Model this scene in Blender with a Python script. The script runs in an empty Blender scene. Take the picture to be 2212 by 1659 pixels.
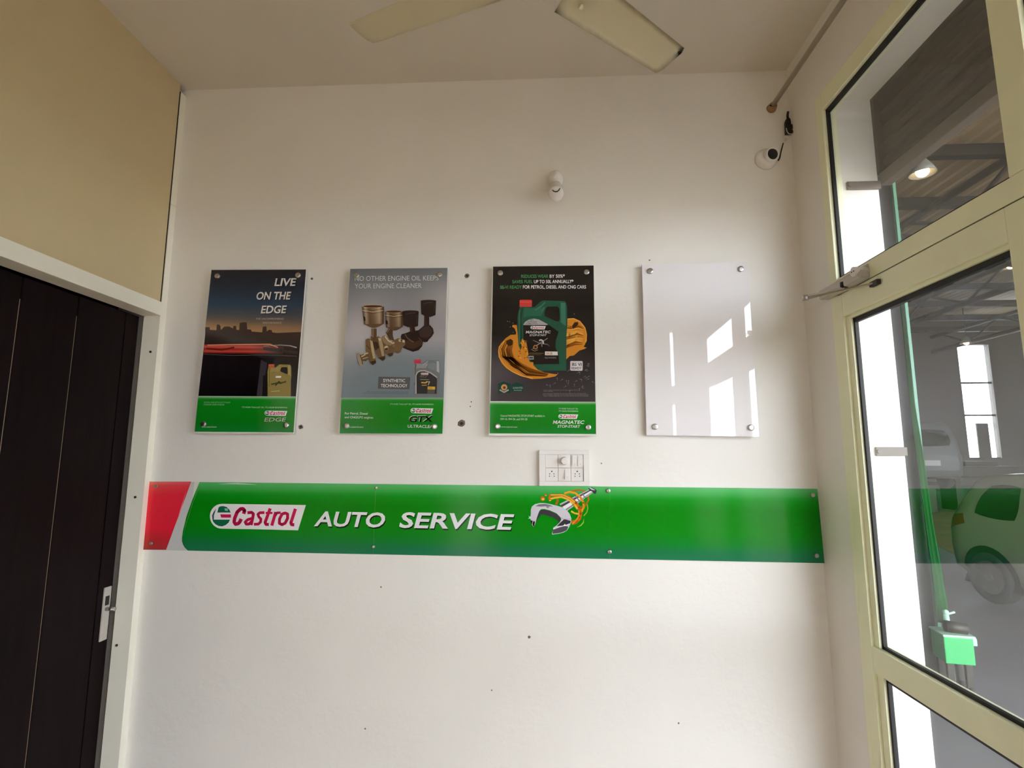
import bpy, bmesh, math, random
from mathutils import Vector, Matrix, geometry
from mathutils.bvhtree import BVHTree
random.seed(7)
C = bpy.context.scene.collection
# ------------------------------------------------------------ camera
SW, SH, F = 2212.0, 1659.0, 1139.0
CAM = Vector((0, -2.2, 1.5))
YAW, PIT, ROL = -.048, .135, .001
_f = Vector((math.sin(YAW)*math.cos(PIT), math.cos(YAW)*math.cos(PIT), math.sin(PIT)))
_r = Vector((math.cos(YAW), -math.sin(YAW), 0)); _u = _r.cross(_f)
RGT = math.cos(ROL)*_r + math.sin(ROL)*_u; UPV = -math.sin(ROL)*_r + math.cos(ROL)*_u
cd = bpy.data.cameras.new('camera'); cam = bpy.data.objects.new('camera', cd); C.objects.link(cam)
cam.matrix_world = Matrix(((RGT.x, UPV.x, -_f.x, CAM.x), (RGT.y, UPV.y, -_f.y, CAM.y), (RGT.z, UPV.z, -_f.z, CAM.z), (0, 0, 0, 1)))
cd.sensor_width = 36; cd.lens = F/SW*36; cd.clip_start = .02; cd.clip_end = 300
bpy.context.scene.camera = cam
# ------------------------------------------------------------ world, light, exposure
sc = bpy.context.scene
sc.view_settings.view_transform = 'Standard'; sc.view_settings.look = 'None'
sc.view_settings.gamma = 1; sc.view_settings.use_curve_mapping = False
sc.view_settings.exposure = -0.2
sc.cycles.max_bounces = 10; sc.cycles.diffuse_bounces = 6; sc.cycles.transparent_max_bounces = 16
sc.cycles.sample_clamp_indirect = 12
w = bpy.data.worlds.new('sky'); sc.world = w; w.use_nodes = True
nt = w.node_tree; nt.nodes.clear()
wo = nt.nodes.new('ShaderNodeOutputWorld'); bg = nt.nodes.new('ShaderNodeBackground')
bg.inputs[0].default_value = (.915, .955, 1.06, 1); bg.inputs[1].default_value = 16.0
nt.links.new(bg.outputs[0], wo.inputs[0])
sl = bpy.data.lights.new('sun', 'SUN'); so = bpy.data.objects.new('sun', sl); C.objects.link(so)
sl.energy = 8; sl.angle = math.radians(2); sl.color = (1, .95, .86)
so.rotation_euler = (math.radians(38), 0, math.radians(24))
def portal(loc, rot, sx, sy):
    l = bpy.data.lights.new('portal', 'AREA'); o = bpy.data.objects.new('portal', l); C.objects.link(o)
    l.shape = 'RECTANGLE'; l.size = sx; l.size_y = sy; l.cycles.is_portal = True
    o.location = loc; o.rotation_euler = rot

def hit(x, y, ax, val):
    d = _f + RGT*((x-SW/2)/F) - UPV*((y-SH/2)/F)
    return CAM + d*((val-CAM[ax])/d[ax])
def lin(c):
    return tuple(((v/255)/12.92 if v/255 <= .04045 else ((v/255+.055)/1.055)**2.4) for v in c[:3])
# ------------------------------------------------------------ materials
def mat(name, rgb, rough=.5, metal=0, noise=0, nscale=8, bump=0, bscale=60, spec=.5, emit=0, coat=0, stretch=None):
    m = bpy.data.materials.new(name); m.use_nodes = True; n = m.node_tree; b = n.nodes['Principled BSDF']
    c = lin(rgb) + (1,)
    b.inputs['Base Color'].default_value = c; b.inputs['Roughness'].default_value = rough
    b.inputs['Metallic'].default_value = metal; b.inputs['Specular IOR Level'].default_value = spec
    b.inputs['Coat Weight'].default_value = coat
    if emit:
        b.inputs['Emission Color'].default_value = c; b.inputs['Emission Strength'].default_value = emit
    tc = n.nodes.new('ShaderNodeTexCoord'); mp = n.nodes.new('ShaderNodeMapping'); n.links.new(tc.outputs['Object'], mp.inputs[0])
    if stretch: mp.inputs['Scale'].default_value = stretch
    if noise:
        t = n.nodes.new('ShaderNodeTexNoise'); t.inputs['Scale'].default_value = nscale; t.inputs['Detail'].default_value = 5
        n.links.new(mp.outputs[0], t.inputs[0])
        r = n.nodes.new('ShaderNodeMapRange'); r.inputs[1].default_value = .3; r.inputs[2].default_value = .7
        r.inputs[3].default_value = 1-noise; r.inputs[4].default_value = 1+noise*.6
        n.links.new(t.outputs[0], r.inputs[0])
        h = n.nodes.new('ShaderNodeVectorMath'); h.operation = 'SCALE'; h.inputs[0].default_value = c[:3]
        n.links.new(r.outputs[0], h.inputs['Scale']); n.links.new(h.outputs[0], b.inputs['Base Color'])
    if bump:
        t = n.nodes.new('ShaderNodeTexNoise'); t.inputs['Scale'].default_value = bscale; t.inputs['Detail'].default_value = 4
        n.links.new(mp.outputs[0], t.inputs[0])
        q = n.nodes.new('ShaderNodeBump'); q.inputs['Strength'].default_value = bump; q.inputs['Distance'].default_value = .01
        n.links.new(t.outputs[0], q.inputs['Height']); n.links.new(q.outputs[0], b.inputs['Normal'])
    return m
def glassmat(name, tint, gloss):
    m = bpy.data.materials.new(name); m.use_nodes = True; n = m.node_tree; n.nodes.clear()
    o = n.nodes.new('ShaderNodeOutputMaterial'); t = n.nodes.new('ShaderNodeBsdfTransparent'); g = n.nodes.new('ShaderNodeBsdfGlossy')
    t.inputs[0].default_value = tint+(1,); g.inputs['Roughness'].default_value = .01
    fr = n.nodes.new('ShaderNodeFresnel'); fr.inputs[0].default_value = 1.5
    mu = n.nodes.new('ShaderNodeMath'); mu.operation = 'MULTIPLY'; mu.inputs[1].default_value = gloss
    n.links.new(fr.outputs[0], mu.inputs[0])
    mx = n.nodes.new('ShaderNodeMixShader'); n.links.new(mu.outputs[0], mx.inputs[0])
    n.links.new(t.outputs[0], mx.inputs[1]); n.links.new(g.outputs[0], mx.inputs[2]); n.links.new(mx.outputs[0], o.inputs[0])
    return m
def printmat(name, rough, spec):
    m = mat(name, (128, 128, 128), rough, spec=spec); n = m.node_tree
    a = n.nodes.new('ShaderNodeAttribute'); a.attribute_name = 'Col'
    n.links.new(a.outputs['Color'], n.nodes['Principled BSDF'].inputs['Base Color']); return m
M = {}
M['wall'] = mat('white_wall_paint', (234, 230, 224), .55, noise=.03, nscale=2.2, bump=.12, bscale=35)
M['ceil'] = mat('ceiling_paint', (222, 216, 204), .7, noise=.04, nscale=2, bump=.1, bscale=30)
M['plaster'] = mat('outer_plaster', (232, 230, 226), .8, noise=.04, bump=.3, bscale=25)
M['laminate'] = mat('cream_laminate', (212, 194, 152), .35, noise=.03, nscale=3)
M['alu_w'] = mat('white_aluminium', (246, 243, 228), .4, spec=.5)
M['alu'] = mat('cream_aluminium', (236, 236, 202), .38, noise=.05, nscale=5)
M['rubber'] = mat('black_rubber', (18, 15, 16), .6)
M['gap'] = mat('dark_joint', (40, 36, 26), .8)
M['wood'] = mat('dark_brown_door', (22, 11, 13), .6, noise=.35, nscale=9, stretch=(1, 6, .5), spec=.12)
M['inlay'] = mat('brass_inlay', (190, 165, 140), .35, metal=.6)
M['steel'] = mat('brushed_steel', (190, 188, 184), .28, metal=1)
M['steel_d'] = mat('dark_steel', (70, 66, 60), .5, metal=.7)
M['plastic'] = mat('white_plastic', (232, 228, 224), .3)
M['plastic_g'] = mat('greyish_plastic', (190, 184, 176), .4)
M['black'] = mat('black_plastic', (10, 9, 10), .5)
M['fan'] = mat('cream_fan_enamel', (240, 232, 204), .4)
M['rod'] = mat('aged_rod', (176, 166, 146), .35, metal=.3)
M['rodcap'] = mat('rod_cap', (170, 130, 92), .4, metal=.3)
M['acrylic'] = mat('white_acrylic', (238, 234, 236), .015, spec=.9)
M['edge'] = mat('board_edge', (225, 225, 215), .3)
M['print'] = printmat('poster_print', .05, .5)
M['bprint'] = printmat('banner_print', .14, .14)
M['glass'] = glassmat('window_glass', (.95, .97, .96), .23)
M['gglass'] = mat('pale_green_steel', (96, 150, 122), .4)
M['floor'] = mat('beige_floor_tile', (182, 142, 100), .35, noise=.06, nscale=4)
M['conc'] = mat('workshop_concrete', (122, 117, 125), .55, noise=.18, nscale=.8)
M['yard'] = mat('yard_concrete', (150, 142, 130), .8, noise=.08, nscale=.6)
M['shedwall'] = mat('workshop_wall', (88, 82, 78), .8, noise=.15, nscale=.5)
M['sheet'] = mat('roof_sheet', (184, 160, 124), .5, noise=.1, nscale=.7)
M['truss'] = mat('truss_steel', (34, 30, 30), .7)
M['shutter'] = mat('rusty_shutter', (64, 48, 32), .6, noise=.35, nscale=7, stretch=(1, .3, 3))
M['rail'] = mat('shutter_rail', (104, 92, 84), .5)
M['tarp'] = mat('green_cloth', (22, 124, 50), .6, noise=.25, nscale=14, stretch=(3, 3, .4))
M['green'] = mat('green_paint', (45, 175, 95), .4, noise=.06)
M['greenpale'] = mat('pale_green_top', (170, 215, 185), .4)
M['dado_reflection'] = mat('green_dado_reflection', (40, 66, 46), .7, noise=.25, nscale=2)  # green partly stands in for the long sign's reflection in the glass
M['carw'] = mat('white_car_paint', (150, 153, 128), .25, coat=.6)
M['cars'] = mat('silver_car_paint', (78, 80, 79), .5)
M['carg'] = mat('dark_car_glass', (30, 34, 32), .06)
M['tyre'] = mat('tyre_rubber', (46, 44, 44), .8)
M['alloy'] = mat('alloy_rim', (92, 88, 88), .5, metal=.2)
M['tail'] = mat('tail_lamp', (120, 40, 30), .2)
M['plate'] = mat('number_plate', (150, 152, 146), .5)
M['lampon'] = mat('lamp_glow', (255, 214, 160), .5, emit=14)
M['sand'] = mat('brown_dust', (150, 124, 98), .9, noise=.15, nscale=1.2)
M['dirt'] = mat('wall_scar', (120, 104, 92), .9)
M['wire'] = mat('white_wire', (205, 200, 190), .5)

# ------------------------------------------------------------ mesh helpers
class MB:
    def __init__(s): s.bm = bmesh.new()
    def box(s, a, b, bev=0, mi=0, mtx=None):
        r = bmesh.ops.create_cube(s.bm, size=1)['verts']
        for v in r:
            v.co = Vector([(a[i]+b[i])/2 + v.co[i]*abs(b[i]-a[i]) for i in range(3)])
        fs = list({f for v in r for f in v.link_faces})
        if bev:
            es = list({e for v in r for e in v.link_edges})
            q = bmesh.ops.bevel(s.bm, geom=es, offset=bev, segments=2, affect='EDGES', profile=.6)
            fs = list({f for v in q['verts'] for f in v.link_faces} | set(q['faces']))
        for f in fs: f.material_index = mi
        if mtx is not None: bmesh.ops.transform(s.bm, matrix=mtx, verts=list({v for f in fs for v in f.verts}))
        return s
    def cyl(s, p, q, r1, r2=None, n=20, mi=0, caps=True):
        p, q = Vector(p), Vector(q); d = q-p; r2 = r1 if r2 is None else r2
        mt = Matrix.Translation((p+q)/2) @ d.to_track_quat('Z', 'Y').to_matrix().to_4x4()
        v = bmesh.ops.create_cone(s.bm, cap_ends=caps, segments=n, radius1=r1, radius2=r2, depth=d.length, matrix=mt)['verts']
        for f in {f for x in v for f in x.link_faces}:
            f.material_index = mi; f.smooth = len(f.verts) == 4
        return s
    def tube(s, pts, r, n=8, mi=0):
        for a, b in zip(pts[:-1], pts[1:]): s.cyl(a, b, r, n=n, mi=mi)
        for a in pts[1:-1]: s.ball(a, r, mi=mi, n=n)
        return s
    def ball(s, c, r, sc=(1, 1, 1), n=12, mi=0):
        v = bmesh.ops.create_uvsphere(s.bm, u_segments=n, v_segments=max(6, n*2//3), radius=r, matrix=Matrix.Translation(c) @ Matrix.Diagonal(sc+(1,)))['verts']
        for f in {f for x in v for f in x.link_faces}: f.smooth = True; f.material_index = mi
        return s
    def lathe(s, prof, mtx, n=28, mi=0):
        rings = []
        for r, h in prof:
            rings.append([s.bm.verts.new(mtx @ Vector((r*math.cos(2*math.pi*k/n), r*math.sin(2*math.pi*k/n), h))) for k in range(n)])
        for a, b in zip(rings[:-1], rings[1:]):
            for k in range(n):
                f = s.bm.faces.new((a[k], a[(k+1) % n], b[(k+1) % n], b[k])); f.smooth = True; f.material_index = mi
        for q in (rings[0][::-1], rings[-1]):
            try: f = s.bm.faces.new(q); f.material_index = mi
            except Exception: pass
        return s
    def prism(s, poly, axis, a, b, mi=0):
        # polygon of 2-tuples in the two other axes, extruded along axis from a to b
        o = [i for i in range(3) if i != axis]
        def mk(p, v):
            c = [0, 0, 0]; c[o[0]] = p[0]; c[o[1]] = p[1]; c[axis] = v; return s.bm.verts.new(c)
        A = [mk(p, a) for p in poly]; B = [mk(p, b) for p in poly]
        fs = [s.bm.faces.new(A[::-1]), s.bm.faces.new(B)]
        for i in range(len(poly)):
            fs.append(s.bm.faces.new((A[i], A[(i+1) % len(poly)], B[(i+1) % len(poly)], B[i])))
        for f in fs: f.material_index = mi
        return s
    def build(s, name, m, parent=None, **kw):
        bmesh.ops.recalc_face_normals(s.bm, faces=s.bm.faces[:])
        me = bpy.data.meshes.new(name); s.bm.to_mesh(me); s.bm.free()
        for x in (m if isinstance(m, (list, tuple)) else [m]): me.materials.append(M[x])
        o = bpy.data.objects.new(name, me); C.objects.link(o)
        if parent: o.parent = parent; o.matrix_parent_inverse = parent.matrix_world.inverted() if False else Matrix.Translation(-Vector(parent.location)) if parent.type == 'EMPTY' and parent.rotation_euler[2] == 0 else Matrix()
        for k, v in kw.items(): o[k] = v
        return o
def thing(name, label, cat, loc=(0, 0, 0), group=None, kind=None):
    o = bpy.data.objects.new(name, None); C.objects.link(o); o.location = loc; o.empty_display_size = .05
    o['label'] = label
    if cat: o['category'] = cat
    if group: o['group'] = group
    if kind: o['kind'] = kind
    return o
def struct(o): o['kind'] = 'structure'; return o

# ------------------------------------------------------------ the room
XL, XR, CZ, YF = -1.645, 1.118, 3.205, -3.95
T = .212                                           # outer wall thickness
struct(MB().box((XL-.3, 0, -.1), (XR+T, .15, CZ+.15)).build('wall_back', 'wall'))
struct(MB().box((XL-.3, YF-.15, CZ), (XR+T, .0, CZ+.15)).build('ceiling', 'ceil'))
# floor with single tiles
fl = struct(MB().box((XL-.3, YF-.15, -.1), (XR+T, 0, -.012)).build('floor', 'gap'))
tm = MB().box((-.298, -.298, -.012), (.298, .298, 0)).build('floor_tile', 'floor', fl)
k = 0
for i in range(5):
    for j in range(7):
        o = tm if k == 0 else tm.copy()
        if k: C.objects.link(o); o.parent = fl
        o.location = (XL+.3+i*.6 - (.02 if i == 4 else 0), -.3-j*.6, 0); k += 1
FX0, FX1, FZ = -1.05, -.52, 2.5                     # unseen glazed doorway, added behind the camera to let in more daylight
struct(MB().box((XL-.3, YF-.12, 0), (FX0, YF, CZ)).box((FX1, YF-.12, 0), (XR+.05, YF, CZ)).box((FX0, YF-.12, FZ), (FX1, YF, CZ)).build('wall_front', 'wall'))
# right wall: return by the corner, header above the glazing, piece at the front
wr = MB().box((XR, -.205, 0), (XR+T, 0, CZ)).box((XR, YF, 2.905), (XR+T, -.205, CZ)).box((XR, YF, 0), (XR+.05, -3.60, 2.905))
struct(wr.build('wall_right', 'plaster_in' if 'plaster_in' in M else 'wall'))
# left wall: laminate partition above the doorway and beyond it
DL = -1.02                                          # far jamb of the doorway
lw = struct(MB().box((XL-.05, YF, 2.165), (XL, -.04, CZ)).box((XL-.05, YF, 0), (XL, DL-.05, 2.165)).build('wall_left', 'laminate'))
MB().box((XL-.07, -.036, 0), (XL+.004, -.0, 2.16), .001).build('jamb', 'alu_w', lw)
MB().box((XL-.02, -.034, 2.16), (XL+.004, -.0, 2.62), .001).build('corner_trim', 'alu_w', lw)
MB().box((XL-.02, -.034, 2.622), (XL+.004, -.0, 3.17), .001).build('corner_trim', 'alu_w', lw)
MB().box((XL-.002, -.038, 2.165), (XL+.001, -.034, 3.17)).build('panel_joint', 'gap', lw)
MB().box((XL-.075, DL-.05, 2.103), (XL+.010, -.036, 2.163), .002).build('door_header', 'alu_w', lw)
MB().box((XL-.075, DL-.05, 0), (XL+.004, DL, 2.103), .002).build('jamb', 'alu_w', lw)
for (x, y) in ((325, 760), (292, 1074), (252, 1394)):
    p = hit(x, y, 1, -.037)
    MB().cyl((p.x, -.036, p.z), (p.x, -.0385, p.z), .005, n=12).build('screw', 'gap', lw)
# the dark door: planks with brass inlay lines between them
d1 = struct(MB().box((XL-.125, DL, .01), (XL-.095, -.037, 2.10)).build('door_1', 'wood'))
ys = [DL+.004, -.80, -.565, -.345, -.115, -.040]
for a, b in zip(ys[:-1], ys[1:]):
    MB().box((XL-.096, a+.0025, .012), (XL-.086, b-.0025, 2.098), .0015).build('plank', 'wood', d1)
for y in ys[1:-2]:
    MB().box((XL-.096, y-.0017, .35), (XL-.0885, y+.0017, 2.02)).build('inlay_line', 'inlay', d1)
p = hit(240, 1265, 0, XL-.085); q = hit(230, 1380, 0, XL-.085)
hp = MB().box((XL-.086, -.088, q.z), (XL-.080, -.052, p.z), .003).build('lock_plate', 'plastic_g', d1)
MB().box((XL-.082, -.080, p.z-.07), (XL-.078, -.062, p.z-.035)).build('keyhole', 'black', hp)
MB().cyl((XL-.082, -.07, q.z+.12), (XL-.045, -.07, q.z+.12), .008, n=12).build('knob', 'steel', hp)
struct(MB().box((XL-.32, YF-.15, -.1), (XL-.22, .15, CZ+.15)).build('wall_left_outer', 'wood'))
# drilled holes and scars on the back wall
wb = bpy.data.objects['wall_back']
for i, (x, y, r) in enumerate(((674, 602, 3), (1009, 596, 4), (650, 922, 4), (997, 915, 6), (1018, 868, 2), (1016, 878, 2), (1698, 142, 5), (1752, 217, 4), (1403, 562, 2.5), (1143, 1376, 3), (1062, 1491, 2), (1466, 1562, 2.5), (789, 1574, 2.5), (823, 1268, 2.5), (1299, 1001, 2), (120, 46, 0))):
    if not r: continue
    h = hit(x, y, 1, 0); rr = r*.0017
    m = MB(); n = 9
    rr *= (.42 if r < 3 else .6 if r < 4 else .8); m.lathe([(rr*1.9, -.0), (rr*1.7, .0008), (rr, .0009), (rr*.8, .0004)], Matrix.Translation((h.x, 0, h.z)) @ Matrix.Rotation(math.pi/2, 4, 'X'), n=n)
    for v in m.bm.verts: v.co.x += random.uniform(-.3, .3)*rr; v.co.z += random.uniform(-.3, .3)*rr
    if r > 3.5 or i == 0:
        m.cyl((h.x, -.0009, h.z), (h.x, -.0016, h.z), rr*.8, n=8, mi=1)
    m.build('wall_hole', ['dirt', 'black'], wb)

# ------------------------------------------------------------ glazed front in the right wall
X0, X1 = XR-.004, XR+.05                            # profile depth
def glz(name, y0, y1, z0, z1, parent, gw=.010):
    """pane with its rubber gasket, glass recessed in the profile"""
    m = MB(); xa, xb = XR+.010, XR+.022
    for a, b in (((y0, z0), (y1, z0+gw)), ((y0, z1-gw*1.7), (y1, z1)), ((y0, z0), (y0+gw, z1)), ((y1-gw, z0), (y1, z1))):
        m.box((xa, a[0], a[1]), (xb, b[0], b[1]))
    m.build('gasket', 'rubber', parent)
    MB().box((XR+.014, y0+.002, z0+.002), (XR+.019, y1-.002, z1-.002)).build('pane', 'glass', parent)
def bar(parent, y0, y1, z0, z1, name='profile', x0=None, x1=None, bev=.0025):
    MB().box((X0 if x0 is None else x0, y0, z0), (X1 if x1 is None else x1, y1, z1), bev).build(name, 'alu', parent)
w1 = thing('window_1', 'cream aluminium transom windows above the glazed door', None, (XR, -.6, 2.1), kind='structure')
ZT0, ZT1, ZF = 2.150, 2.835, 2.905
bar(w1, -.252, -.207, 0, ZF, 'frame_post')
bar(w1, -3.60, -.252, ZT1, ZF, 'frame_head')
bar(w1, -3.60, -.252, 2.090, ZT0, 'transom')
for y0, y1 in ((-1.055, -.978), (-1.90, -1.84), (-2.83, -2.76), (-3.36, -3.26), (-3.60, -3.55)):
    bar(w1, y0, y1, ZT0, ZT1, 'mullion')
for y0, y1 in ((-.978, -.252), (-1.84, -1.055), (-3.26, -2.83), (-3.55, -3.36)):
    glz('transom_pane', y0, y1, ZT0, ZT1, w1)
MB().box((XR, -2.76, ZT0), (XR+.04, -1.90, ZT1)).build('infill_panel', 'wall', w1)
# the first door leaf
def leaf(tag, y0, y1, rail=True):
    d = thing(tag, 'cream aluminium glazed door leaf', None, (XR, (y0+y1)/2, 0), kind='structure')
    sw = .048
    bar(d, y1-sw, y1, .01, 2.085, 'stile', X0-.004); bar(d, y0, y0+.075, .01, 2.085, 'stile', X0-.004)
    bar(d, y0+.075, y1-sw, 2.0, 2.085, 'rail', X0-.004)
    bar(d, y0+.075, y1-sw, .79, .872, 'rail', X0-.004)
    bar(d, y0+.075, y1-sw, .01, .12, 'rail', X0-.004)
    bar(d, y1-sw-.028, y1-sw, .873, 1.999, 'glazing_bead', XR+.002, XR+.02, .001)
    bar(d, y0+.075, y1-sw-.028, 1.987, 2.0, 'glazing_bead', XR+.002, XR+.02, .001)
    bar(d, y1-sw-.034, y1-sw, .121, .789, 'glazing_bead', XR+.002, XR+.02, .001)
    glz('pane', y0+.075, y1-sw-.028, .872, 1.987, d); glz('pane', y0+.075, y1-sw-.034, .12, .79, d)
    return d
dr = leaf('door_2', -1.035, -.234)
MB().box((XR-.001, -.2345, .01), (XR+.03, -.2325, 2.088)).build('leaf_joint', 'gap', dr)
MB().box((XR-.001, -1.035, 2.0855), (XR+.03, -.234, 2.0895)).build('leaf_joint', 'gap', dr)
MB().box((XR, -2.76, 0), (XR+.04, -1.92, 2.09)).build('infill_panel', 'wall', w1)
w2 = thing('window_2', 'fixed glazing of the front beyond the door', None, (XR, -2, 0), kind='structure')
for y0, y1 in ((-1.10, -1.045), (-1.92, -1.84), (-2.85, -2.76), (-3.38, -3.26), (-3.60, -3.54)):
    bar(w2, y0, y1, 0, 2.09, 'mullion')
for y0, y1 in ((-1.84, -1.10), (-3.26, -2.85), (-3.54, -3.38)):
    bar(w2, y0, y1, 2.0, 2.09, 'rail'); bar(w2, y0, y1, .79, .872, 'rail'); bar(w2, y0, y1, 0, .12, 'rail')
    glz('pane', y0, y1, .872, 2.0, w2); glz('pane', y0, y1, .12, .79, w2)

d3 = thing('door_3', 'added glazed doorway behind the camera, letting in more daylight', None, (FX0, YF, 0), kind='structure')
for x_ in (FX0, FX1-.06): MB().box((x_, YF-.08, 0), (x_+.06, YF-.03, FZ), .003).build('stile', 'alu', d3)
for z_ in (0, .9, FZ-.06): MB().box((FX0+.06, YF-.08, z_), (FX1-.06, YF-.03, z_+.06), .003).build('rail', 'alu', d3)
MB().box((FX0+.06, YF-.058, .06), (FX1-.06, YF-.052, FZ-.06)).build('pane', 'glass', d3)
# rolling shutter hanging outside the glazing
sp = hit(1900, 400, 0, XR+T+.03)
ZS = sp.z
sh = thing('rolling_shutter', 'brown rusty rolling shutter half lowered outside the transom windows', 'shutter', (XR+T+.03, -1.8, ZS))
nsl = 8; hs = (3.1-ZS-.03)/nsl
for i in range(nsl):
    m = MB(); z = ZS+.03+i*hs; xx = XR+T+.03
    m.prism([(xx, z), (xx-.012, z+hs*.25), (xx-.014, z+hs*.6), (xx-.003, z+hs*.96), (xx+.004, z+hs*.96), (xx+.006, z)], 1, -3.9, -.20)
    m.build('slat', 'shutter', sh)
MB().box((XR+T+.001, -.222, ZS+.03), (XR+T+.06, -.19, 3.1)).build('guide_channel', 'shutter', sh)
MB().box((XR+T+.01, -3.9, ZS-.02), (XR+T+.05, -.20, ZS+.03), .004).build('bottom_rail', 'rail', sh)
for z, w_ in ((2.545, .122), (1.52, .105)):
    br = MB().box((XR+T-w_, -.216, z-.020), (XR+T+.004, -.206, z+.012), .002).cyl((XR+T-w_+.008, -.221, z-.004), (XR+T-w_+.008, -.213, z-.004), .007, n=10)
    o = br.build('shutter_bracket', 'rail')
    o['label'] = 'rusty flat bracket on the outer wall end, ' + ('upper one beside the shutter' if z > 2 else 'lower one seen through the door glass'); o['category'] = 'bracket'; o['group'] = 'brackets on the outer wall end'

# ------------------------------------------------------------ workshop outside
ox = XR+T
struct(MB().box((ox, -4.2, -.1), (20, 18, -.0)).build('floor_workshop', 'conc'))
struct(MB().box((-30, -40, -.12), (50, -4.2, -.02)).build('floor_yard', 'yard'))
struct(MB().box((ox, .02, 0), (ox+.0, .02, 0)).build('trim_1', 'plaster')) if False else None
struct(MB().box((XL-.3, .15, 0), (ox, 18, 6.2)).build('wall_workshop_left', 'shedwall'))
struct(MB().box((XL-.3, YF-.15, CZ+.15), (ox, .15, 6.2)).build('wall_above_room', 'shedwall'))
struct(MB().box((20, -4.2, 0), (20.2, 18, 6.2)).build('wall_workshop_right', 'shedwall'))
struct(MB().box((ox, -4.4, 4.0), (20, -4.2, 6.2)).build('wall_workshop_front', 'shedwall'))  # unseen header, added low over the open front to cut sky light
# far wall with a tall window slot
YW = 16.0
a = hit(2067, 745, 1, YW); b = hit(2140, 990, 1, YW)
wx0, wx1, wz1, wz0 = a.x, a.x+1.02, a.z, b.z
m = MB().box((ox, YW, 0), (wx0, YW+.2, 6.2)).box((wx1, YW, 0), (20, YW+.2, 6.2)).box((wx0, YW, wz1), (wx1, YW+.2, 6.2)).box((wx0, YW, 0), (wx1, YW+.2, wz0))
fw = struct(m.build('wall_workshop_far', 'shedwall'))
MB().box((wx0-3.4, YW-.03, 0), (wx0+1.4, YW, .55)).build('dado_reflection', 'dado_reflection', fw)  # low dark band, partly painting in the sign's reflection seen on the glass
w3 = thing('window_3', 'tall bright window slot in the far workshop wall', None, (wx0, YW, wz0), kind='structure')
for z in (wz0+.0, wz0+1.42, wz0+(wz1-wz0)*.66):
    MB().box((wx0, YW+.05, z-.03), (wx1, YW+.1, z+.03)).build('glazing_bar', 'truss', w3)
MB().box((wx0, YW+.07, wz0), (wx1, YW+.076, wz1)).build('pane', 'glass', w3)
MB().box((wx0+.36, YW+.04, wz0), (wx0+.74, YW+.09, wz0+1.15), .01).build('shutter_board', 'shedwall', w3)
# corrugated roof: one sheet per bay
rs = thing('roof_sheet', 'corrugated metal roof over the workshop', None, (10, 8, 5.6), kind='structure')
def roofz(x, y): return 5.65 + .035*(x-ox)
for bx in range(5):
    x0 = ox + bx*3.74; m = MB(); nx = 90
    cols = []
    for i in range(nx+1):
        x = x0+3.74*i/nx; z = roofz(x, 0)+.03*math.sin(i*math.pi/3)+.05
        cols.append((m.bm.verts.new((x, -4.4, z)), m.bm.verts.new((x, YW+.2, z))))
    for p_, q_ in zip(cols[:-1], cols[1:]): m.bm.faces.new((p_[0], p_[1], q_[1], q_[0]))
    m.build('sheet', 'sheet', rs)
for i in range(13):
    y = YW-.75-i*1.5
    MB().box((ox, y-.06, roofz(ox, 0)-.14), (20, y+.06, roofz(ox, 0)+.02), mtx=None).build('purlin', 'truss', rs)
for tx in (6.4, 9.9, 13.4):
    t = MB(); zb, zt = 5.0, 5.5
    t.cyl((tx, -4, zb), (tx, YW, zb), .07, n=8); t.cyl((tx, -4, zt), (tx, YW, zt), .06, n=8)
    y = YW-.4; s_ = 0
    while y > -3.5:
        t.cyl((tx, y, zb if s_ else zt), (tx, y-1.1, zt if s_ else zb), .03, n=6); y -= 1.1; s_ ^= 1
    o = t.build('roof_truss', 'truss'); struct(o); o['label'] = 'steel lattice truss below the workshop roof'
# hanging lamps
def lamp(x, y, Y, r, lab):
    c = hit(x, y, 1, Y); L = thing('high_bay_lamp', lab, 'lamp', c, 'hanging lamps in the workshop')
    m = MB(); m.lathe([(r*.25, r*1.3), (r*.4, r*1.2), (r*.8, r*.5), (r, 0), (r*.96, 0), (r*.75, r*.5)], Matrix.Translation(c)); m.build('shade', 'plate', L)
    MB().cyl(c+Vector((0, 0, r*1.3)), (c.x, c.y, roofz(c.x, 0)+.07), .012, n=6).build('hanging_rod', 'truss', L)
    MB().ball(c+Vector((0, 0, r*.25)), r*.5).build('bulb', 'lampon', L)
lamp(2088, 742, 14.5, .17, 'small glowing lamp right above the tall far window')
lamp(1993, 376, 2.6, .11, 'bell-shaped lamp hanging just below the shutter edge')
lamp(2183, 578, 9, .13, 'lit lamp near the right edge of the door glass')
# steel column and thin post, cloth, trolley
cp0 = hit(2040, 1480, 2, 0)
col = MB()
bx = cp0.x-.075
col.box((bx-.12, cp0.y+.03, 0), (bx+.085, cp0.y+.12, 5.6), .004)
o = struct(col.build('trim_column', 'rubber')); o['label'] = 'dark steel column beside the outer wall end'
gp = MB().box((cp0.x-.012, cp0.y-.012, 0), (cp0.x+.010, cp0.y+.012, 3.9), .002)
o = gp.build('thin_post', 'gglass'); o['label'] = 'thin pale green upright post beside the dark column'; o['category'] = 'post'
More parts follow.
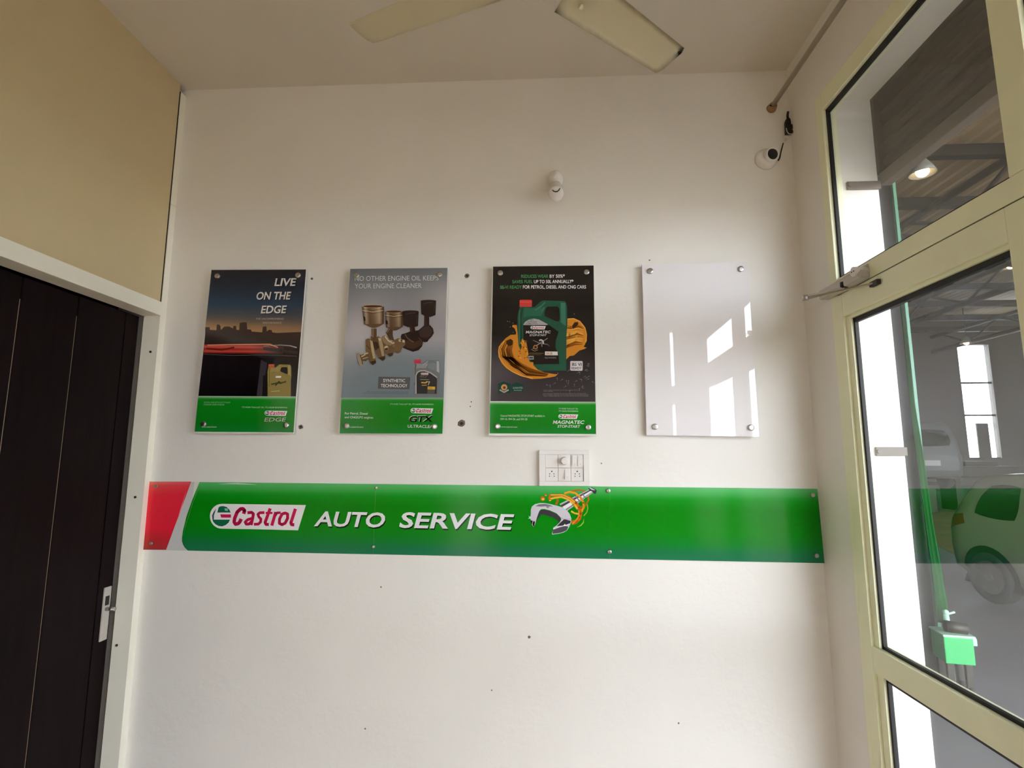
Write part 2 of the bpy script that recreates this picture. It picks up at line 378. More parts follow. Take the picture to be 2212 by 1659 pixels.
# hanging cloth widening downwards
rows = ((640, 1943, 1945), (700, 1950, 1953.5), (860, 1964, 1973), (1000, 1982, 1997), (1130, 1999, 2015), (1210, 2010, 2030), (1310, 2023, 2046), (1345, 2026, 2050))
m = MB(); vs = []; yb = cp0.y-.03
for (y, xa, xb) in rows:
    A = hit(xa+1, y, 1, yb); B = hit(xb, y, 1, yb); r = []
    for i in range(13):
        u_ = i/12; P = A.lerp(B, u_); P.y += .010*math.sin(u_*12.5)+.004*math.sin(u_*31); r.append(m.bm.verts.new(P))
    vs.append(r)
for a_, b_ in zip(vs[:-1], vs[1:]):
    for i in range(12): f_ = m.bm.faces.new((a_[i], a_[i+1], b_[i+1], b_[i])); f_.smooth = True
ext = bmesh.ops.solidify(m.bm, geom=m.bm.faces[:], thickness=.004)
o = m.build('hanging_cloth', 'tarp'); o['label'] = 'narrow green cloth hanging in folds along the thin post'; o['category'] = 'cloth'
tq = hit(2036, 1362, 1, cp0.y); 
tr = thing('tool_trolley', 'green steel trolley with pale top on castors beside the post', 'trolley', (cp0.x+.12, cp0.y, 0))
s0 = hit(2037, 1380, 1, cp0.y-.22); s1 = hit(2106, 1440, 1, cp0.y-.22)
tx0, tx1, tz0, tz1 = s0.x+.075, s1.x+.06, s1.z, s0.z
ty0, ty1 = cp0.y-.22, cp0.y-.05
MB().box((tx0, ty0, tz0), (tx1, ty1, tz1), .006).build('cabinet_body', 'green', tr)
MB().box((tx0-.005, ty0-.008, tz1), (tx1+.012, ty1+.008, tz1+.014), .005).build('tray_top', 'greenpale', tr)
MB().box((tx1+.001, ty0+.02, tz1-.05), (tx1+.03, ty1-.04, tz1-.004), .006).build('side_handle', 'greenpale', tr)
for (x, y) in ((tx1-.03, ty0+.03), (tx0+.03, ty0+.03), (tx1-.03, ty1-.03), (tx0+.03, ty1-.03)):
    wv = MB().cyl((x-.012, y, .032), (x+.012, y, .032), .032, n=18).build('castor', 'tyre', tr)
    MB().cyl((x-.014, y, .032), (x+.014, y, .032), .014, n=12).build('castor_hub', 'plate', wv)
    MB().box((x-.018, y-.014, .035), (x+.018, y+.014, tz0), .003).build('castor_fork', 'steel_d', wv)
o = MB().cyl((tx0+.0, ty0+.08, tz1+.055), (tx0+.11, ty0+.05, tz1+.047), .035, n=20).build('canister', 'steel_d'); o['label'] = 'grey green round canister lying on the trolley top'; o['category'] = 'canister'
o = MB().cyl((tx0+.05, ty0+.13, tz1+.014), (tx0+.05, ty0+.13, tz1+.12), .022, .015, n=14).ball((tx0+.05, ty0+.13, tz1+.125), .018).cyl((tx0+.05, ty0+.13, tz1+.11), (tx0+.10, ty0+.12, tz1+.13), .007, n=8).build('oil_can', 'greenpale'); o['label'] = 'small pale spouted oil can at the back of the trolley'; o['category'] = 'oil can'
tr.rotation_euler = (0, 0, math.radians(-12))
# far clutter: workbench, low barrier
wbn = thing('work_bench', 'grey workbench with shelves below the raised van', 'bench', (9.8, 14.6, 0))
MB().box((9.0, 15.2, .82), (12.9, 15.8, .88), .01).build('bench_top', 'plate', wbn)
MB().box((9.1, 15.25, .40), (12.8, 15.75, .44), .01).build('shelf', 'truss', wbn)
for x in (9.1, 10.9, 12.7): MB().box((x, 15.25, 0), (x+.08, 15.33, .82)).build('leg', 'truss', wbn)
o = MB().box((9.7, 14.6, 0), (9.95, 14.8, .58), .03).cyl((9.82, 14.7, .58), (9.82, 14.7, .7), .06, n=12).build('stand', 'plate'); o['label'] = 'pale upright equipment stand under the raised van'; o['category'] = 'equipment'
o = MB().box((11.6, 13.3, .9), (13.6, 14.1, 1.22), .04).box((11.7, 13.4, 0), (11.85, 14, .9)).box((13.3, 13.4, 0), (13.45, 14, .9)).box((12.1, 13.5, 1.22), (13.0, 13.9, 1.36), .03).build('machine_table', 'steel_d'); o['label'] = 'dark machine table in front of the tall far window'; o['category'] = 'machine'
sd = MB(); a = hit(2000, 1130, 2, 0.004); 
sd.prism([(5.6, 4.5), (7.2, 4.3), (12, 9.5), (14, 13), (9, 13.5), (7.4, 9)], 2, 0.0005, .004)
o = sd.build('dust_patch', 'sand'); struct(o); o['label'] = 'brown dusty patch of the workshop floor'

# ------------------------------------------------------------ vehicles
def cr(p, t):
    n = len(p)-1; i = min(int(t*n), n-1); f_ = t*n-i
    P = [p[max(i-1, 0)], p[i], p[i+1], p[min(i+2, n)]]
    return tuple(.5*((2*P[1][k])+(-P[0][k]+P[2][k])*f_+(2*P[0][k]-5*P[1][k]+4*P[2][k]-P[3][k])*f_**2+(-P[0][k]+3*P[1][k]-3*P[2][k]+P[3][k])*f_**3) for k in range(len(P[0])))
def car(name, label, loc, rot, paint, st, wheels, sidewin, rearwin, lamps, lift=0):
    root = thing(name, label, 'car', loc); root.rotation_euler = (0, 0, rot)
    m = MB(); N = 46; rings = []
    for i in range(N+1):
        x, z0, wb_, zb, wr_, zr = cr(st, i/N)
        half = [(0, z0), (wb_*.86, z0), (wb_*.97, z0+.10*(zb-z0)), (wb_, z0+.5*(zb-z0)), (wb_*.99, z0+.82*(zb-z0)), (wb_*.96, zb), ((wb_*.96+wr_)/2+.015, (zb+zr)/2), (wr_, zr-.07), (wr_*.86, zr-.015), (0, zr+.012)]
        full = half + [(-a_, b_) for a_, b_ in half[-2:0:-1]]
        rings.append([m.bm.verts.new((x, a_, b_)) for a_, b_ in full])
    L = len(rings[0])
    for a_, b_ in zip(rings[:-1], rings[1:]):
        for k_ in range(L):
            f_ = m.bm.faces.new((a_[k_], b_[k_], b_[(k_+1) % L], a_[(k_+1) % L])); f_.smooth = True
    m.bm.faces.new(rings[0]); m.bm.faces.new(rings[-1][::-1])
    bmesh.ops.recalc_face_normals(m.bm, faces=m.bm.faces[:])
    bv = BVHTree.FromBMesh(m.bm)
    body = m.build('body', paint, root)
    def patch(nm, mt, poly, side=None, rear=False, off=.006, parent=body, n=10):
        """four-cornered patch (bilinear) laid on the body, seen from the side (x,z) or rear (y,z)"""
        mm = MB(); g = []
        for j in range(n+1):
            r_ = []
            for i in range(n+1):
                u_, v_ = i/n, j/n
                if 'window' in nm:
                    p_, q_ = 2*u_-1, 2*v_-1; u_, v_ = (p_*math.sqrt(1-.22*q_*q_)+1)/2, (q_*math.sqrt(1-.22*p_*p_)+1)/2
                P = [(1-u_)*(1-v_)*poly[0][k]+u_*(1-v_)*poly[1][k]+u_*v_*poly[2][k]+(1-u_)*v_*poly[3][k] for k in (0, 1)]
                if rear: h = bv.ray_cast(Vector((-3, P[0], P[1])), Vector((1, 0, 0)))
                else: h = bv.ray_cast(Vector((P[0], 3*side, P[1])), Vector((0, -side, 0)))
                if h[0] is None:
                    h = (Vector((P[0], .8*side, P[1])) if not rear else Vector((0, P[0], P[1])), Vector((0, side or 1, 0)))
                nrm = Vector((-1, 0, 0)) if rear else Vector((0, side, 0))
                r_.append(mm.bm.verts.new(h[0]+nrm*off))
            g.append(r_)
        for j in range(n):
            for i in range(n):
                f_ = mm.bm.faces.new((g[j][i], g[j][i+1], g[j+1][i+1], g[j+1][i])); f_.smooth = True
        mm.build(nm, mt, parent)
    for side in (-1, 1):
        for q_ in sidewin: patch('side_window', 'carg', q_, side=side)
        for q_ in lamps: patch('tail_lamp', 'tail', q_, side=side, n=5)
        for wx in wheels:
            R = .30
            mm = MB(); c_ = bv.ray_cast(Vector((wx, 3*side, .5)), Vector((0, -side, 0)))[0]; yw = abs(c_.y)
            # dark wheel arch
            pts = [(R*1.22*math.cos(t_), R*1.22*math.sin(t_)) for t_ in [math.pi*k_/14 for k_ in range(15)]]
            ring = []
            for (px_, pz_) in pts+[(pts[-1][0], -.12), (pts[0][0], -.12)]:
                h = bv.ray_cast(Vector((wx+px_, 3*side, R+pz_)), Vector((0, -side, 0)))
                ring.append(mm.bm.verts.new((wx+px_, (abs(h[0].y)+.004 if h[0] else yw)*side, R+pz_)))
            cv_ = mm.bm.verts.new((wx, (yw+.006)*side, R))
            for k_ in range(len(ring)): mm.bm.faces.new((ring[k_], ring[(k_+1) % len(ring)], cv_))
            mm.build('wheel_arch', 'rubber', body)
            mm = MB(); y0, y1 = (yw-.17)*side, (yw+.022)*side
            mt_ = Matrix.Translation((wx, y1, R)) @ Matrix.Rotation(-side*math.pi/2, 4, 'X')
            mm.lathe([(R*.62, -.10), (R*.93, -.16), (R, -.13), (R, -.03), (R*.94, -.005), (R*.80, 0), (R*.66, -.006), (R*.62, -.03)], mt_, n=36)
            wl = mm.build('wheel', 'tyre', root)
            mm = MB(); mm.lathe([(R*.64, -.012), (R*.62, -.006), (R*.57, -.03)], mt_, n=36)
            for k_ in range(5):
                t_ = 2*math.pi*k_/5+.3; t2 = t_+.0
                mm.box((.02, -.028, -.028), (R*.60, .028, -.010), .004, mtx=mt_ @ Matrix.Rotation(t_, 4, 'Z'))
            mm.lathe([(.055, -.03), (.055, -.008), (.03, -.002)], mt_, n=18)
            mm.build('alloy_rim', 'alloy', wl)
    for nm, mt, q_ in rearwin: patch(nm, mt, q_, rear=True, off=.01)
    return root
hatch = [(0.0, .45, .66, .74, .60, .80), (0.05, .32, .78, .90, .66, .99), (0.16, .27, .83, .97, .60, 1.30), (0.30, .25, .845, .99, .60, 1.49), (0.7, .22, .85, .98, .60, 1.54), (1.2, .21, .855, .96, .61, 1.56), (1.8, .21, .855, .94, .61, 1.55), (2.3, .21, .855, .92, .58, 1.46), (2.7, .22, .85, .91, .60, 1.18), (3.0, .23, .84, .90, .70, .99), (3.45, .27, .79, .84, .62, .88), (3.72, .36, .66, .66, .5, .70)]
cwp = hit(2140, 1303, 2, 0); ca = math.radians(-88)
cloc = (cwp.x+.06-.9*(.62*math.cos(ca)+.80*math.sin(ca)), cwp.y-.9*(.62*math.sin(ca)-.80*math.cos(ca)), 0)
car('hatchback_car', 'white hatchback parked in the workshop, rear wheel towards the glass door', cloc, ca, 'carw', hatch, (.62, 3.05),
    [((.42, 1.02), (1.02, .98), (.98, 1.40), (.55, 1.40)), ((1.10, .98), (1.9, .96), (1.8, 1.43), (1.08, 1.42)), ((1.98, .96), (2.6, .95), (2.2, 1.34), (1.88, 1.42))],
    [('rear_window', 'carg', ((-.55, 1.02), (.55, 1.02), (.5, 1.36), (-.5, 1.36))), ('number_plate', 'plate', ((-.25, .62), (.25, .62), (.25, .74), (-.25, .74)))],
    [((.05, .80), (.34, .90), (.30, 1.02), (.06, .98))])
bpy.data.objects['hatchback_car'].scale = (.9, .9, .86)
van = [(0.0, .5, .72, .8, .68, .9), (.05, .35, .82, 1.0, .7, 1.2), (.14, .3, .84, 1.05, .66, 1.66), (.35, .28, .85, 1.05, .66, 1.76), (1.5, .25, .86, 1.05, .66, 1.80), (2.6, .25, .86, 1.05, .64, 1.74), (3.3, .25, .85, 1.0, .66, 1.3), (3.9, .3, .82, .95, .6, 1.0), (4.2, .4, .7, .7, .5, .75)]
LZ = .85
v0 = hit(2012, 970, 1, 11.2)
car('silver_van', 'silver van raised on the workshop lift, seen from behind', (v0.x-.25, 11.0, LZ-.15), math.radians(90-8), 'cars', van, (.8, 3.3),
    [((.4, 1.1), (1.5, 1.1), (1.45, 1.6), (.55, 1.6)), ((1.6, 1.1), (2.7, 1.1), (2.4, 1.58), (1.58, 1.6))],
    [('rear_window', 'carg', ((-.62, 1.12), (.62, 1.12), (.54, 1.56), (-.54, 1.56))), ('number_plate', 'plate', ((-.28, .62), (.28, .62), (.28, .76), (-.28, .76)))],
    [((.04, .9), (.16, .95), (.16, 1.2), (.06, 1.2))])
bpy.data.objects['silver_van'].scale = (.92, .92, .92)
lf = thing('car_lift', 'dark steel car lift holding up the silver van', 'lift', (v0.x-.05, 12.7, 0))
for s_ in (-1.15, 1.15):
    MB().box((v0.x-.35+s_, 12.6, 0), (v0.x-.13+s_, 12.9, 2.3), .02).build('column', 'steel_d', lf)
    MB().box((v0.x-.35+s_*.45, 12.0, LZ-.09), (v0.x-.25+s_*.95, 13.8, LZ+.01), .01).build('lift_arm', 'steel_d', lf)


# ------------------------------------------------------------ ceiling fan
HX, HY, HZ = .0, -.925, 2.83
fan = thing('ceiling_fan', 'cream ceiling fan whose blades reach in at the top', 'fan', (HX, HY, CZ))
m = MB(); T0 = Matrix.Translation((HX, HY, HZ))
m.lathe([(.02, -.055), (.055, -.052), (.082, -.035), (.088, -.01), (.088, .04), (.07, .06), (.03, .075), (.02, .09)], T0, n=40)
m.build('motor_housing', 'fan', fan)
MB().cyl((HX, HY, HZ+.08), (HX, HY, CZ-.05), .011, n=14).build('down_rod', 'fan', fan)
m = MB(); m.lathe([(.02, -.075), (.045, -.06), (.06, 0)], Matrix.Translation((HX, HY, CZ)), n=30); m.build('canopy', 'fan', fan)
def blade(ang):
    mtx = T0 @ Matrix.Rotation(ang, 4, 'Z') @ Matrix.Rotation(math.radians(-9), 4, 'X')
    m = MB(); n = 12; top = []
    for i in range(n+1):
        t = i/n; x = .13+.47*t; w0 = .072-.014*t; row = []
        for j in range(7):
            v = -1+2*j/6; e = .018*(abs(v)**4)*(1 if t > .95 else 0)
            y = v*w0; z = -.010*v*v
            row.append(m.bm.verts.new(mtx @ Vector((x-e, y, z))))
        top.append(row)
    for a_, b_ in zip(top[:-1], top[1:]):
        for j in range(6): f_ = m.bm.faces.new((a_[j], b_[j], b_[j+1], a_[j+1])); f_.smooth = True
    bmesh.ops.solidify(m.bm, geom=m.bm.faces[:], thickness=.004)
    b = m.build('blade', 'fan', fan)
    mm = MB().box((.07, -.028, .004), (.22, .028, .010), .002, mtx=mtx)
    for sx, sy in ((.19, .018), (.19, -.018), (.15, 0)): mm.cyl(mtx @ Vector((sx, sy, -.012)), mtx @ Vector((sx, sy, -.003)), .006, n=10)
    mm.build('blade_iron', 'fan', b)
for a_ in (160, 39, 280): blade(math.radians(a_))

# ------------------------------------------------------------ curtain rod, wires, lamp holder, camera
p = hit(1664, 235, 1, 0)
rod = thing('curtain_rod', 'thin brown curtain rod running from the back wall along the glazed front', 'curtain rod', p)
rp = MB().cyl((p.x+.004, -.02, p.z+.004), (p.x, -2.6, p.z), .0105, n=16).build('rod', 'rod', rod)
MB().cyl((p.x+.004, -.001, p.z), (p.x+.004, -.022, p.z), .021, .017, n=24).build('end_cap', 'rodcap', rod)
MB().box((p.x-.012, -.0235, p.z-.003), (p.x+.016, -.0215, p.z+.002)).build('slot', 'black', rod)
# loose wires and connector in a hole
h = hit(1706, 272, 1, 0)
S = 1/544.0
ws = thing('wire_bundle', 'black wire connectors hanging out of a hole beside the curtain rod', 'wires', h)
def wp(x, y, d=.006):
    q = hit(x, y, 1, -d); return q
MB().ball((h.x-.004, -.002, h.z), .021, (1, .35, 1.75)).build('wall_hole', 'black', ws)
MB().tube([wp(1702, 263, .012), wp(1701, 250, .016), wp(1702.5, 241, .02)], .005).build('connector', 'black', ws)
MB().box(wp(1697, 268, .02), wp(1713, 292, .004), .003).build('connector', 'black', ws)
MB().tube([wp(1698.5, 277, .024), wp(1700, 284, .026), wp(1704, 289, .027), wp(1710, 290, .026), wp(1715, 286, .022), wp(1716, 279, .018), wp(1711, 280, .02)], .0022, n=6).build('wire', 'wire', ws)
MB().box(wp(1695, 294, .014), wp(1700, 298, .008), .001).build('plug', 'plastic', ws)
MB().tube([wp(1699, 298, .012), wp(1695, 305, .012)], .0025, n=6).build('wire', 'wire', ws)
MB().tube([wp(1692, 309, .012), wp(1687, 328, .010), wp(1684, 342, .008), wp(1681, 347, .006)], .0026, n=6).build('wire', 'black', ws)
# round white fitting with dark lens
h = hit(1654, 345, 1, 0)
dc = thing('dome_camera', 'small round white wall camera with a black lens', 'camera', h)
m = MB(); m.lathe([(.047, 0), (.047, .006), (.042, .018), (.030, .026), (.026, .027)], Matrix.Translation(h) @ Matrix.Rotation(math.pi/2, 4, 'X'), n=36); m.build('base', 'plastic', dc)
c0 = Vector((h.x+.010, -.024, h.z+.004)); dv = Vector((.10, -1, -.18)).normalized()
m = MB(); m.lathe([(.030, -.012), (.030, .018), (.0275, .022), (.0235, .022), (.0225, .014)], Matrix.Translation(c0) @ dv.to_track_quat('Z', 'Y').to_matrix().to_4x4(), n=32); m.build('lens_ring', 'plastic', dc)
MB().cyl(c0+dv*.010, c0+dv*.0175, .0228, n=28).build('lens', 'black', dc)
# angled lamp holder
h = hit(1200, 403, 1, 0)
lh = thing('lamp_holder', 'white angled lamp holder without a bulb on the upper back wall', 'lamp holder', h)
R90 = Matrix.Rotation(math.pi/2, 4, 'X')
m = MB(); hb = hit(1200, 391, 1, 0)
m.lathe([(.034, 0), (.034, .010), (.0325, .026), (.027, .044), (.016, .054), (.001, .057)], Matrix.Translation(hb) @ R90, n=32); m.build('base', 'plastic', lh)
s0 = hit(1200, 402, 1, -.02); s1 = hit(1201, 418, 1, -.088); dv = (s1-s0).normalized(); Ls = (s1-s0).length
m = MB(); m.lathe([(.024, 0), (.028, Ls*.4), (.031, Ls-.012), (.033, Ls-.008), (.033, Ls+.004), (.030, Ls+.008), (.022, Ls+.012), (.002, Ls+.013)], Matrix.Translation(s0) @ dv.to_track_quat('Z', 'Y').to_matrix().to_4x4(), n=32); m.build('socket', 'plastic', lh)
m = MB(); m.tube([hit(x, y, 1, -.110) for x, y in ((1193.5, 410.5), (1196, 413), (1200, 414.3), (1204, 413.6), (1207.5, 410.5), (1209.5, 406.5))], .0022, n=8); m.build('contact_slot', 'black', lh)

# ------------------------------------------------------------ door closer
dc = thing('door_closer', 'grey overhead door closer with jointed arm at the corner of the door', 'door closer', (XR, -.38, 2.1))
q0 = hit(1790, 612, 0, XR-.02); q1 = hit(1848, 578, 0, XR-.02)
def H(x, y, d): return hit(x, y, 0, XR-d)
m = MB(); a_, b_ = H(1790, 618, .018), H(1862, 590, .018)
ya, yb_ = a_.y, b_.y; zc = 2.108
m.box((XR-.042, yb_-.02, zc-.020), (XR-.004, ya+.03, zc+.016), .007); m.build('closer_body', 'plastic_g', dc)
e = H(1842, 587, .05)
MB().cyl((XR-.004, e.y, e.z), (XR-.050, e.y, e.z), .0165, n=24).build('end_cap', 'plastic', dc)
for dy in (-.006, .006): MB().cyl((XR-.050, e.y+dy, e.z), (XR-.0515, e.y+dy, e.z), .0022, n=8).build('screw', 'black', dc)
e2 = H(1864, 584, .012)
MB().box((XR-.010, e2.y-.022, e2.z-.014), (XR-.004, e2.y+.03, e2.z+.016), .003).build('mounting_plate', 'plastic_g', dc)
for dz in (-.008, .008): MB().cyl((XR-.010, e2.y-.008, e2.z+dz), (XR-.0115, e2.y-.008, e2.z+dz), .0026, n=8).build('screw', 'black', dc)
pv = H(1823, 617, .035)
MB().cyl((pv.x, pv.y, pv.z+.012), (pv.x, pv.y, pv.z-.010), .012, n=16).build('spindle', 'black', dc)
ar0, ar1 = pv+Vector((0, 0, -.008)), H(1740, 641, .15)
def arm(a_, b_, w_, name, mt):
    d = (b_-a_); L = d.length; q = d.to_track_quat('X', 'Z').to_matrix().to_4x4()
    MB().box((0, -w_, -.003), (L, w_, .003), .001, mtx=Matrix.Translation(a_) @ q).build(name, mt, dc)
arm(ar0, ar1, .008, 'main_arm', 'plastic_g')
MB().cyl(ar1+Vector((0, 0, .004)), ar1+Vector((0, 0, -.012)), .011, n=14).build('elbow_joint', 'steel', dc)
ar2 = H(1893, 611, .012)
arm(ar1+Vector((0, 0, -.007)), ar2, .006, 'fore_arm', 'steel')
MB().box((XR-.022, ar2.y-.018, ar2.z-.009), (XR-.008, ar2.y+.022, ar2.z+.008), .002).build('arm_bracket', 'steel_d', dc)

# ------------------------------------------------------------ switch board
a_ = hit(1164.5, 972, 1, -.016); b_ = hit(1274, 1050, 1, -.016)
sx0, sx1, sz1, sz0 = a_.x, b_.x, a_.z, b_.z
def SP(u, v, d=0):   # u,v 0..1 on the plate (v down)
    return Vector((sx0+(sx1-sx0)*u, -.016-d, sz1+(sz0-sz1)*v))
sb = thing('switch_board', 'white modular switch board just above the green sign', 'switch', (sx0, 0, sz0))
pm = MB()
iu0, iu1, iv0, iv1 = .125, .885, .125, .875
P0, P1, I0, I1 = SP(0, 0), SP(1, 1), SP(iu0, iv0), SP(iu1, iv1)
for A, B in (((P0.x, P1.z), (P1.x, I1.z)), ((P0.x, I0.z), (P1.x, P0.z)), ((P0.x, I1.z), (I0.x, I0.z)), ((I1.x, I1.z), (P1.x, I0.z))):
    pm.box((A[0], -.016, A[1]), (B[0], -.001, B[1]), .0008)
pm.build('cover_frame', 'plastic', sb)
MB().box((I0.x, -.006, I1.z), (I1.x, -.0008, I0.z)).build('back_box', 'plastic_g', sb)
cw = (I1.x-I0.x)/3; ch = (I0.z-I1.z)/2
def mod(i, j, name):
    x = I0.x+i*cw; z = I1.z+(1-j)*ch
    return MB().box((x+.0008, -.012, z+.0008), (x+cw-.0008, -.004, z+ch-.0008), .0008).build(name, 'plastic', sb), x, z
mod(0, 0, 'blank_module')
o, x, z = mod(1, 0, 'regulator_module')
m = MB(); m.lathe([(.0165, 0), (.0165, .006), (.0145, .018), (.012, .020)], Matrix.Translation((x+cw*.5, -.012, z+ch*.52)) @ R90, n=28); m.build('regulator_knob', 'plastic', o)
def rocker(x0, x1, z0, z1, par):
    mm = MB(); mm.prism([(-.012, z0), (-.0195, z0+.001), (-.013, z1), (-.012, z1)], 0, x0, x1) if False else None
    v = [(x0, -.012, z0), (x1, -.012, z0), (x1, -.012, z1), (x0, -.012, z1), (x0, -.0205, z0), (x1, -.0205, z0), (x1, -.0145, z1), (x0, -.0145, z1)]
    V = [mm.bm.verts.new(t) for t in v] if mm else None
    mm = MB(); V = [mm.bm.verts.new(t) for t in v]
    for f_ in ((0, 1, 2, 3), (4, 5, 6, 7), (0, 1, 5, 4), (2, 3, 7, 6), (0, 3, 7, 4), (1, 2, 6, 5)): mm.bm.faces.new([V[k_] for k_ in f_])
    r = mm.build('rocker', 'plastic', par)
    MB().cyl(((x0+x1)/2, -.0195, z0+.007), ((x0+x1)/2, -.0206, z0+.007), .0016, n=8).build('indicator_dot', 'plastic_g', r)
o, x, z = mod(2, 0, 'switch_module')
rocker(x+.006, x+cw*.5-.001, z+.008, z+ch-.004, o); rocker(x+cw*.5+.003, x+cw-.003, z+.008, z+ch-.004, o)
o, x, z = mod(1, 1, 'switch_module'); rocker(x+cw*.5+.002, x+cw-.006, z+.010, z+ch-.006, o)
for i in (0, 2):
    o, x, z = mod(i, 1, 'socket_outlet')
    for (dx, dz, r_) in ((0, .013, .0028), (-.0085, .003, .0021), (.0085, .003, .0021), (-.0095, -.0065, .0021), (.0095, -.0065, .0021)):
        MB().cyl((x+cw/2+dx, -.0118, z+ch/2+dz), (x+cw/2+dx, -.0123, z+ch/2+dz), r_, n=12).build('socket_hole', 'black', o)

# ------------------------------------------------------------ flat print on the boards
FONT = {}
def glyphs(s, off):
    key = (s, off)
    if key in FONT: return FONT[key]
    c = bpy.data.curves.new('t', 'FONT'); c.body = s; c.offset = off; c.resolution_u = 3; c.fill_mode = 'FRONT'
    o = bpy.data.objects.new('t', c); C.objects.link(o)
    bpy.context.view_layer.update()
    me = bpy.data.meshes.new_from_object(o.evaluated_get(bpy.context.evaluated_depsgraph_get()))
    vs = [(v.co.x, v.co.y) for v in me.vertices]; fs = [tuple(p.vertices) for p in me.polygons]
    bpy.data.objects.remove(o); bpy.data.curves.remove(c); bpy.data.meshes.remove(me)
    FONT[key] = (vs, fs); return FONT[key]
class Art:
    """flat print, drawn in the coordinates of a picture crop, laid on the vertical plane y = yp"""
    def __init__(s, ox, oy, k, pt, step=4e-5):
        s.ox, s.oy, s.k, s.pt, s.step = ox, oy, k, pt, step; s.n = 0; s.new()
    def new(s): s.v, s.f, s.c, s.mk = [], [], [], []
    def P(s, x, y):
        h = s.pt(s.ox+x/s.k, s.oy+y/s.k); return (h.x, h.y-.0002-s.n*s.step, h.z)
    def raw(s, pts, faces, col):
        b = len(s.v); s.v += [s.P(*p) for p in pts]; s.f += [tuple(i+b for i in f) for f in faces]
        s.c += [col(*p) if callable(col) else col for p in pts]
    def poly(s, pts, col, holes=(), same=False):
        if not same: s.n += 1
        loops = [[Vector((x, y, 0)) for x, y in l] for l in (pts,)+tuple(holes)]
        tri = geometry.tessellate_polygon(loops); s.raw([tuple(p[:2]) for l in loops for p in l], tri, col)
    def grid(s, left, right, col, nu=12, nv=16, same=False):
        """left(v), right(v) -> point; col(u, v)"""
        if not same: s.n += 1
        P_, K_ = [], []
        for j in range(nv+1):
            a, b = left(j/nv), right(j/nv)
            for i in range(nu+1):
                t = i/nu; P_.append((a[0]+(b[0]-a[0])*t, a[1]+(b[1]-a[1])*t)); K_.append(col(t, j/nv))
        fs = [(j*(nu+1)+i, j*(nu+1)+i+1, (j+1)*(nu+1)+i+1, (j+1)*(nu+1)+i) for j in range(nv) for i in range(nu)]
        b = len(s.v); s.v += [s.P(*p) for p in P_]; s.f += [tuple(i+b for i in f) for f in fs]; s.c += K_
    def quad(s, q, col, nu=12, nv=16, same=False):
        L = lambda v: (q[0][0]+(q[3][0]-q[0][0])*v, q[0][1]+(q[3][1]-q[0][1])*v)
        R = lambda v: (q[1][0]+(q[2][0]-q[1][0])*v, q[1][1]+(q[2][1]-q[1][1])*v)
        s.grid(L, R, col, nu, nv, same)
    def stroke(s, pts, wd, col, same=False, taper=None, closed=False, nj=8):
        if not same: s.n += 1
        if closed: pts = pts+[pts[0]]
        n = len(pts)
        W = lambda i: (wd*(1 if taper is None else taper(i/(n-1))))/2
        for i in range(n-1):
            (x0, y0), (x1, y1) = pts[i], pts[i+1]; L = math.hypot(x1-x0, y1-y0) or 1; nx, ny = -(y1-y0)/L, (x1-x0)/L
            a, b = W(i), W(i+1)
            s.raw([(x0+nx*a, y0+ny*a), (x1+nx*b, y1+ny*b), (x1-nx*b, y1-ny*b), (x0-nx*a, y0-ny*a)], [(0, 1, 2, 3)], col)
            if 0 < i or closed:
                s.raw([(x0+a*math.cos(2*math.pi*k/nj), y0+a*math.sin(2*math.pi*k/nj)) for k in range(nj)], [tuple(range(nj))], col)
    def text(s, t, a, b, cap, col, it=0, off=0, same=False, sh=None, shc=None):
        """t between baseline points a and b, capitals cap high, it = slant (run per rise)"""
        vs, fs = glyphs(t, off)
        if not vs: return
        s.mk.append(len(s.f))
        x0 = min(v[0] for v in vs); x1 = max(v[0] for v in vs)
        ch = .729+off*1.2
        asc = cap/ch; L = (b[0]-a[0]-it*cap*.0)/(x1-x0); dy = (b[1]-a[1])/(b[0]-a[0])
        def mp(v, ex=0, ey=0):
            yy = v[1]*asc; xx = a[0]+(v[0]-x0)*L+yy*it; return (xx+ex, a[1]+(xx-a[0])*dy-yy+ey)
        if sh:
            s.n += 1; s.raw([mp(v, *sh) for v in vs], fs, shc)
        if not same: s.n += 1
        s.raw([mp(v) for v in vs], fs, col)
    def build(s, name, parent, m='print', label=None):
        if name in ('headline', 'small_print', 'lettering'):
            V, Fc, Cc, mk = s.v, s.f, s.c, s.mk+[len(s.f)]
            for i0, i1 in zip(mk[:-1], mk[1:]):
                used = sorted({i for f in Fc[i0:i1] for i in f}); ix = {j: i for i, j in enumerate(used)}
                s.v = [V[j] for j in used]; s.c = [Cc[j] for j in used]; s.f = [tuple(ix[i] for i in f) for f in Fc[i0:i1]]
                s._build(name, parent, m)
            s.new(); return
        s._build(name, parent, m, label); s.new()
    def _build(s, name, parent, m='print', label=None):
        me = bpy.data.meshes.new(name)
        me.from_pydata(s.v, [], s.f); me.update()
        ca = me.color_attributes.new('Col', 'FLOAT_COLOR', 'POINT')
        for i, c in enumerate(s.c): ca.data[i].color = lin(c)+(1,)
        me.materials.append(M[m]); o = bpy.data.objects.new(name, me); C.objects.link(o)
        bm = bmesh.new(); bm.from_mesh(me)
        flip = [f for f in bm.faces if f.normal.y > 0]
        bmesh.ops.reverse_faces(bm, faces=flip); bm.to_mesh(me); bm.free()
        o.parent = parent; o.matrix_parent_inverse = Matrix.Translation(-Vector(parent.location))
        if label: o['label'] = label
        return o
def mix(a, b, t):
    t = max(0, min(1, t)); return tuple(a[k]+(b[k]-a[k])*t for k in range(3))
def ramp(st, t):
    for (p0, c0), (p1, c1) in zip(st[:-1], st[1:]):
        if t <= p1: return mix(c0, c1, (t-p0)/(p1-p0))
    return st[-1][1]
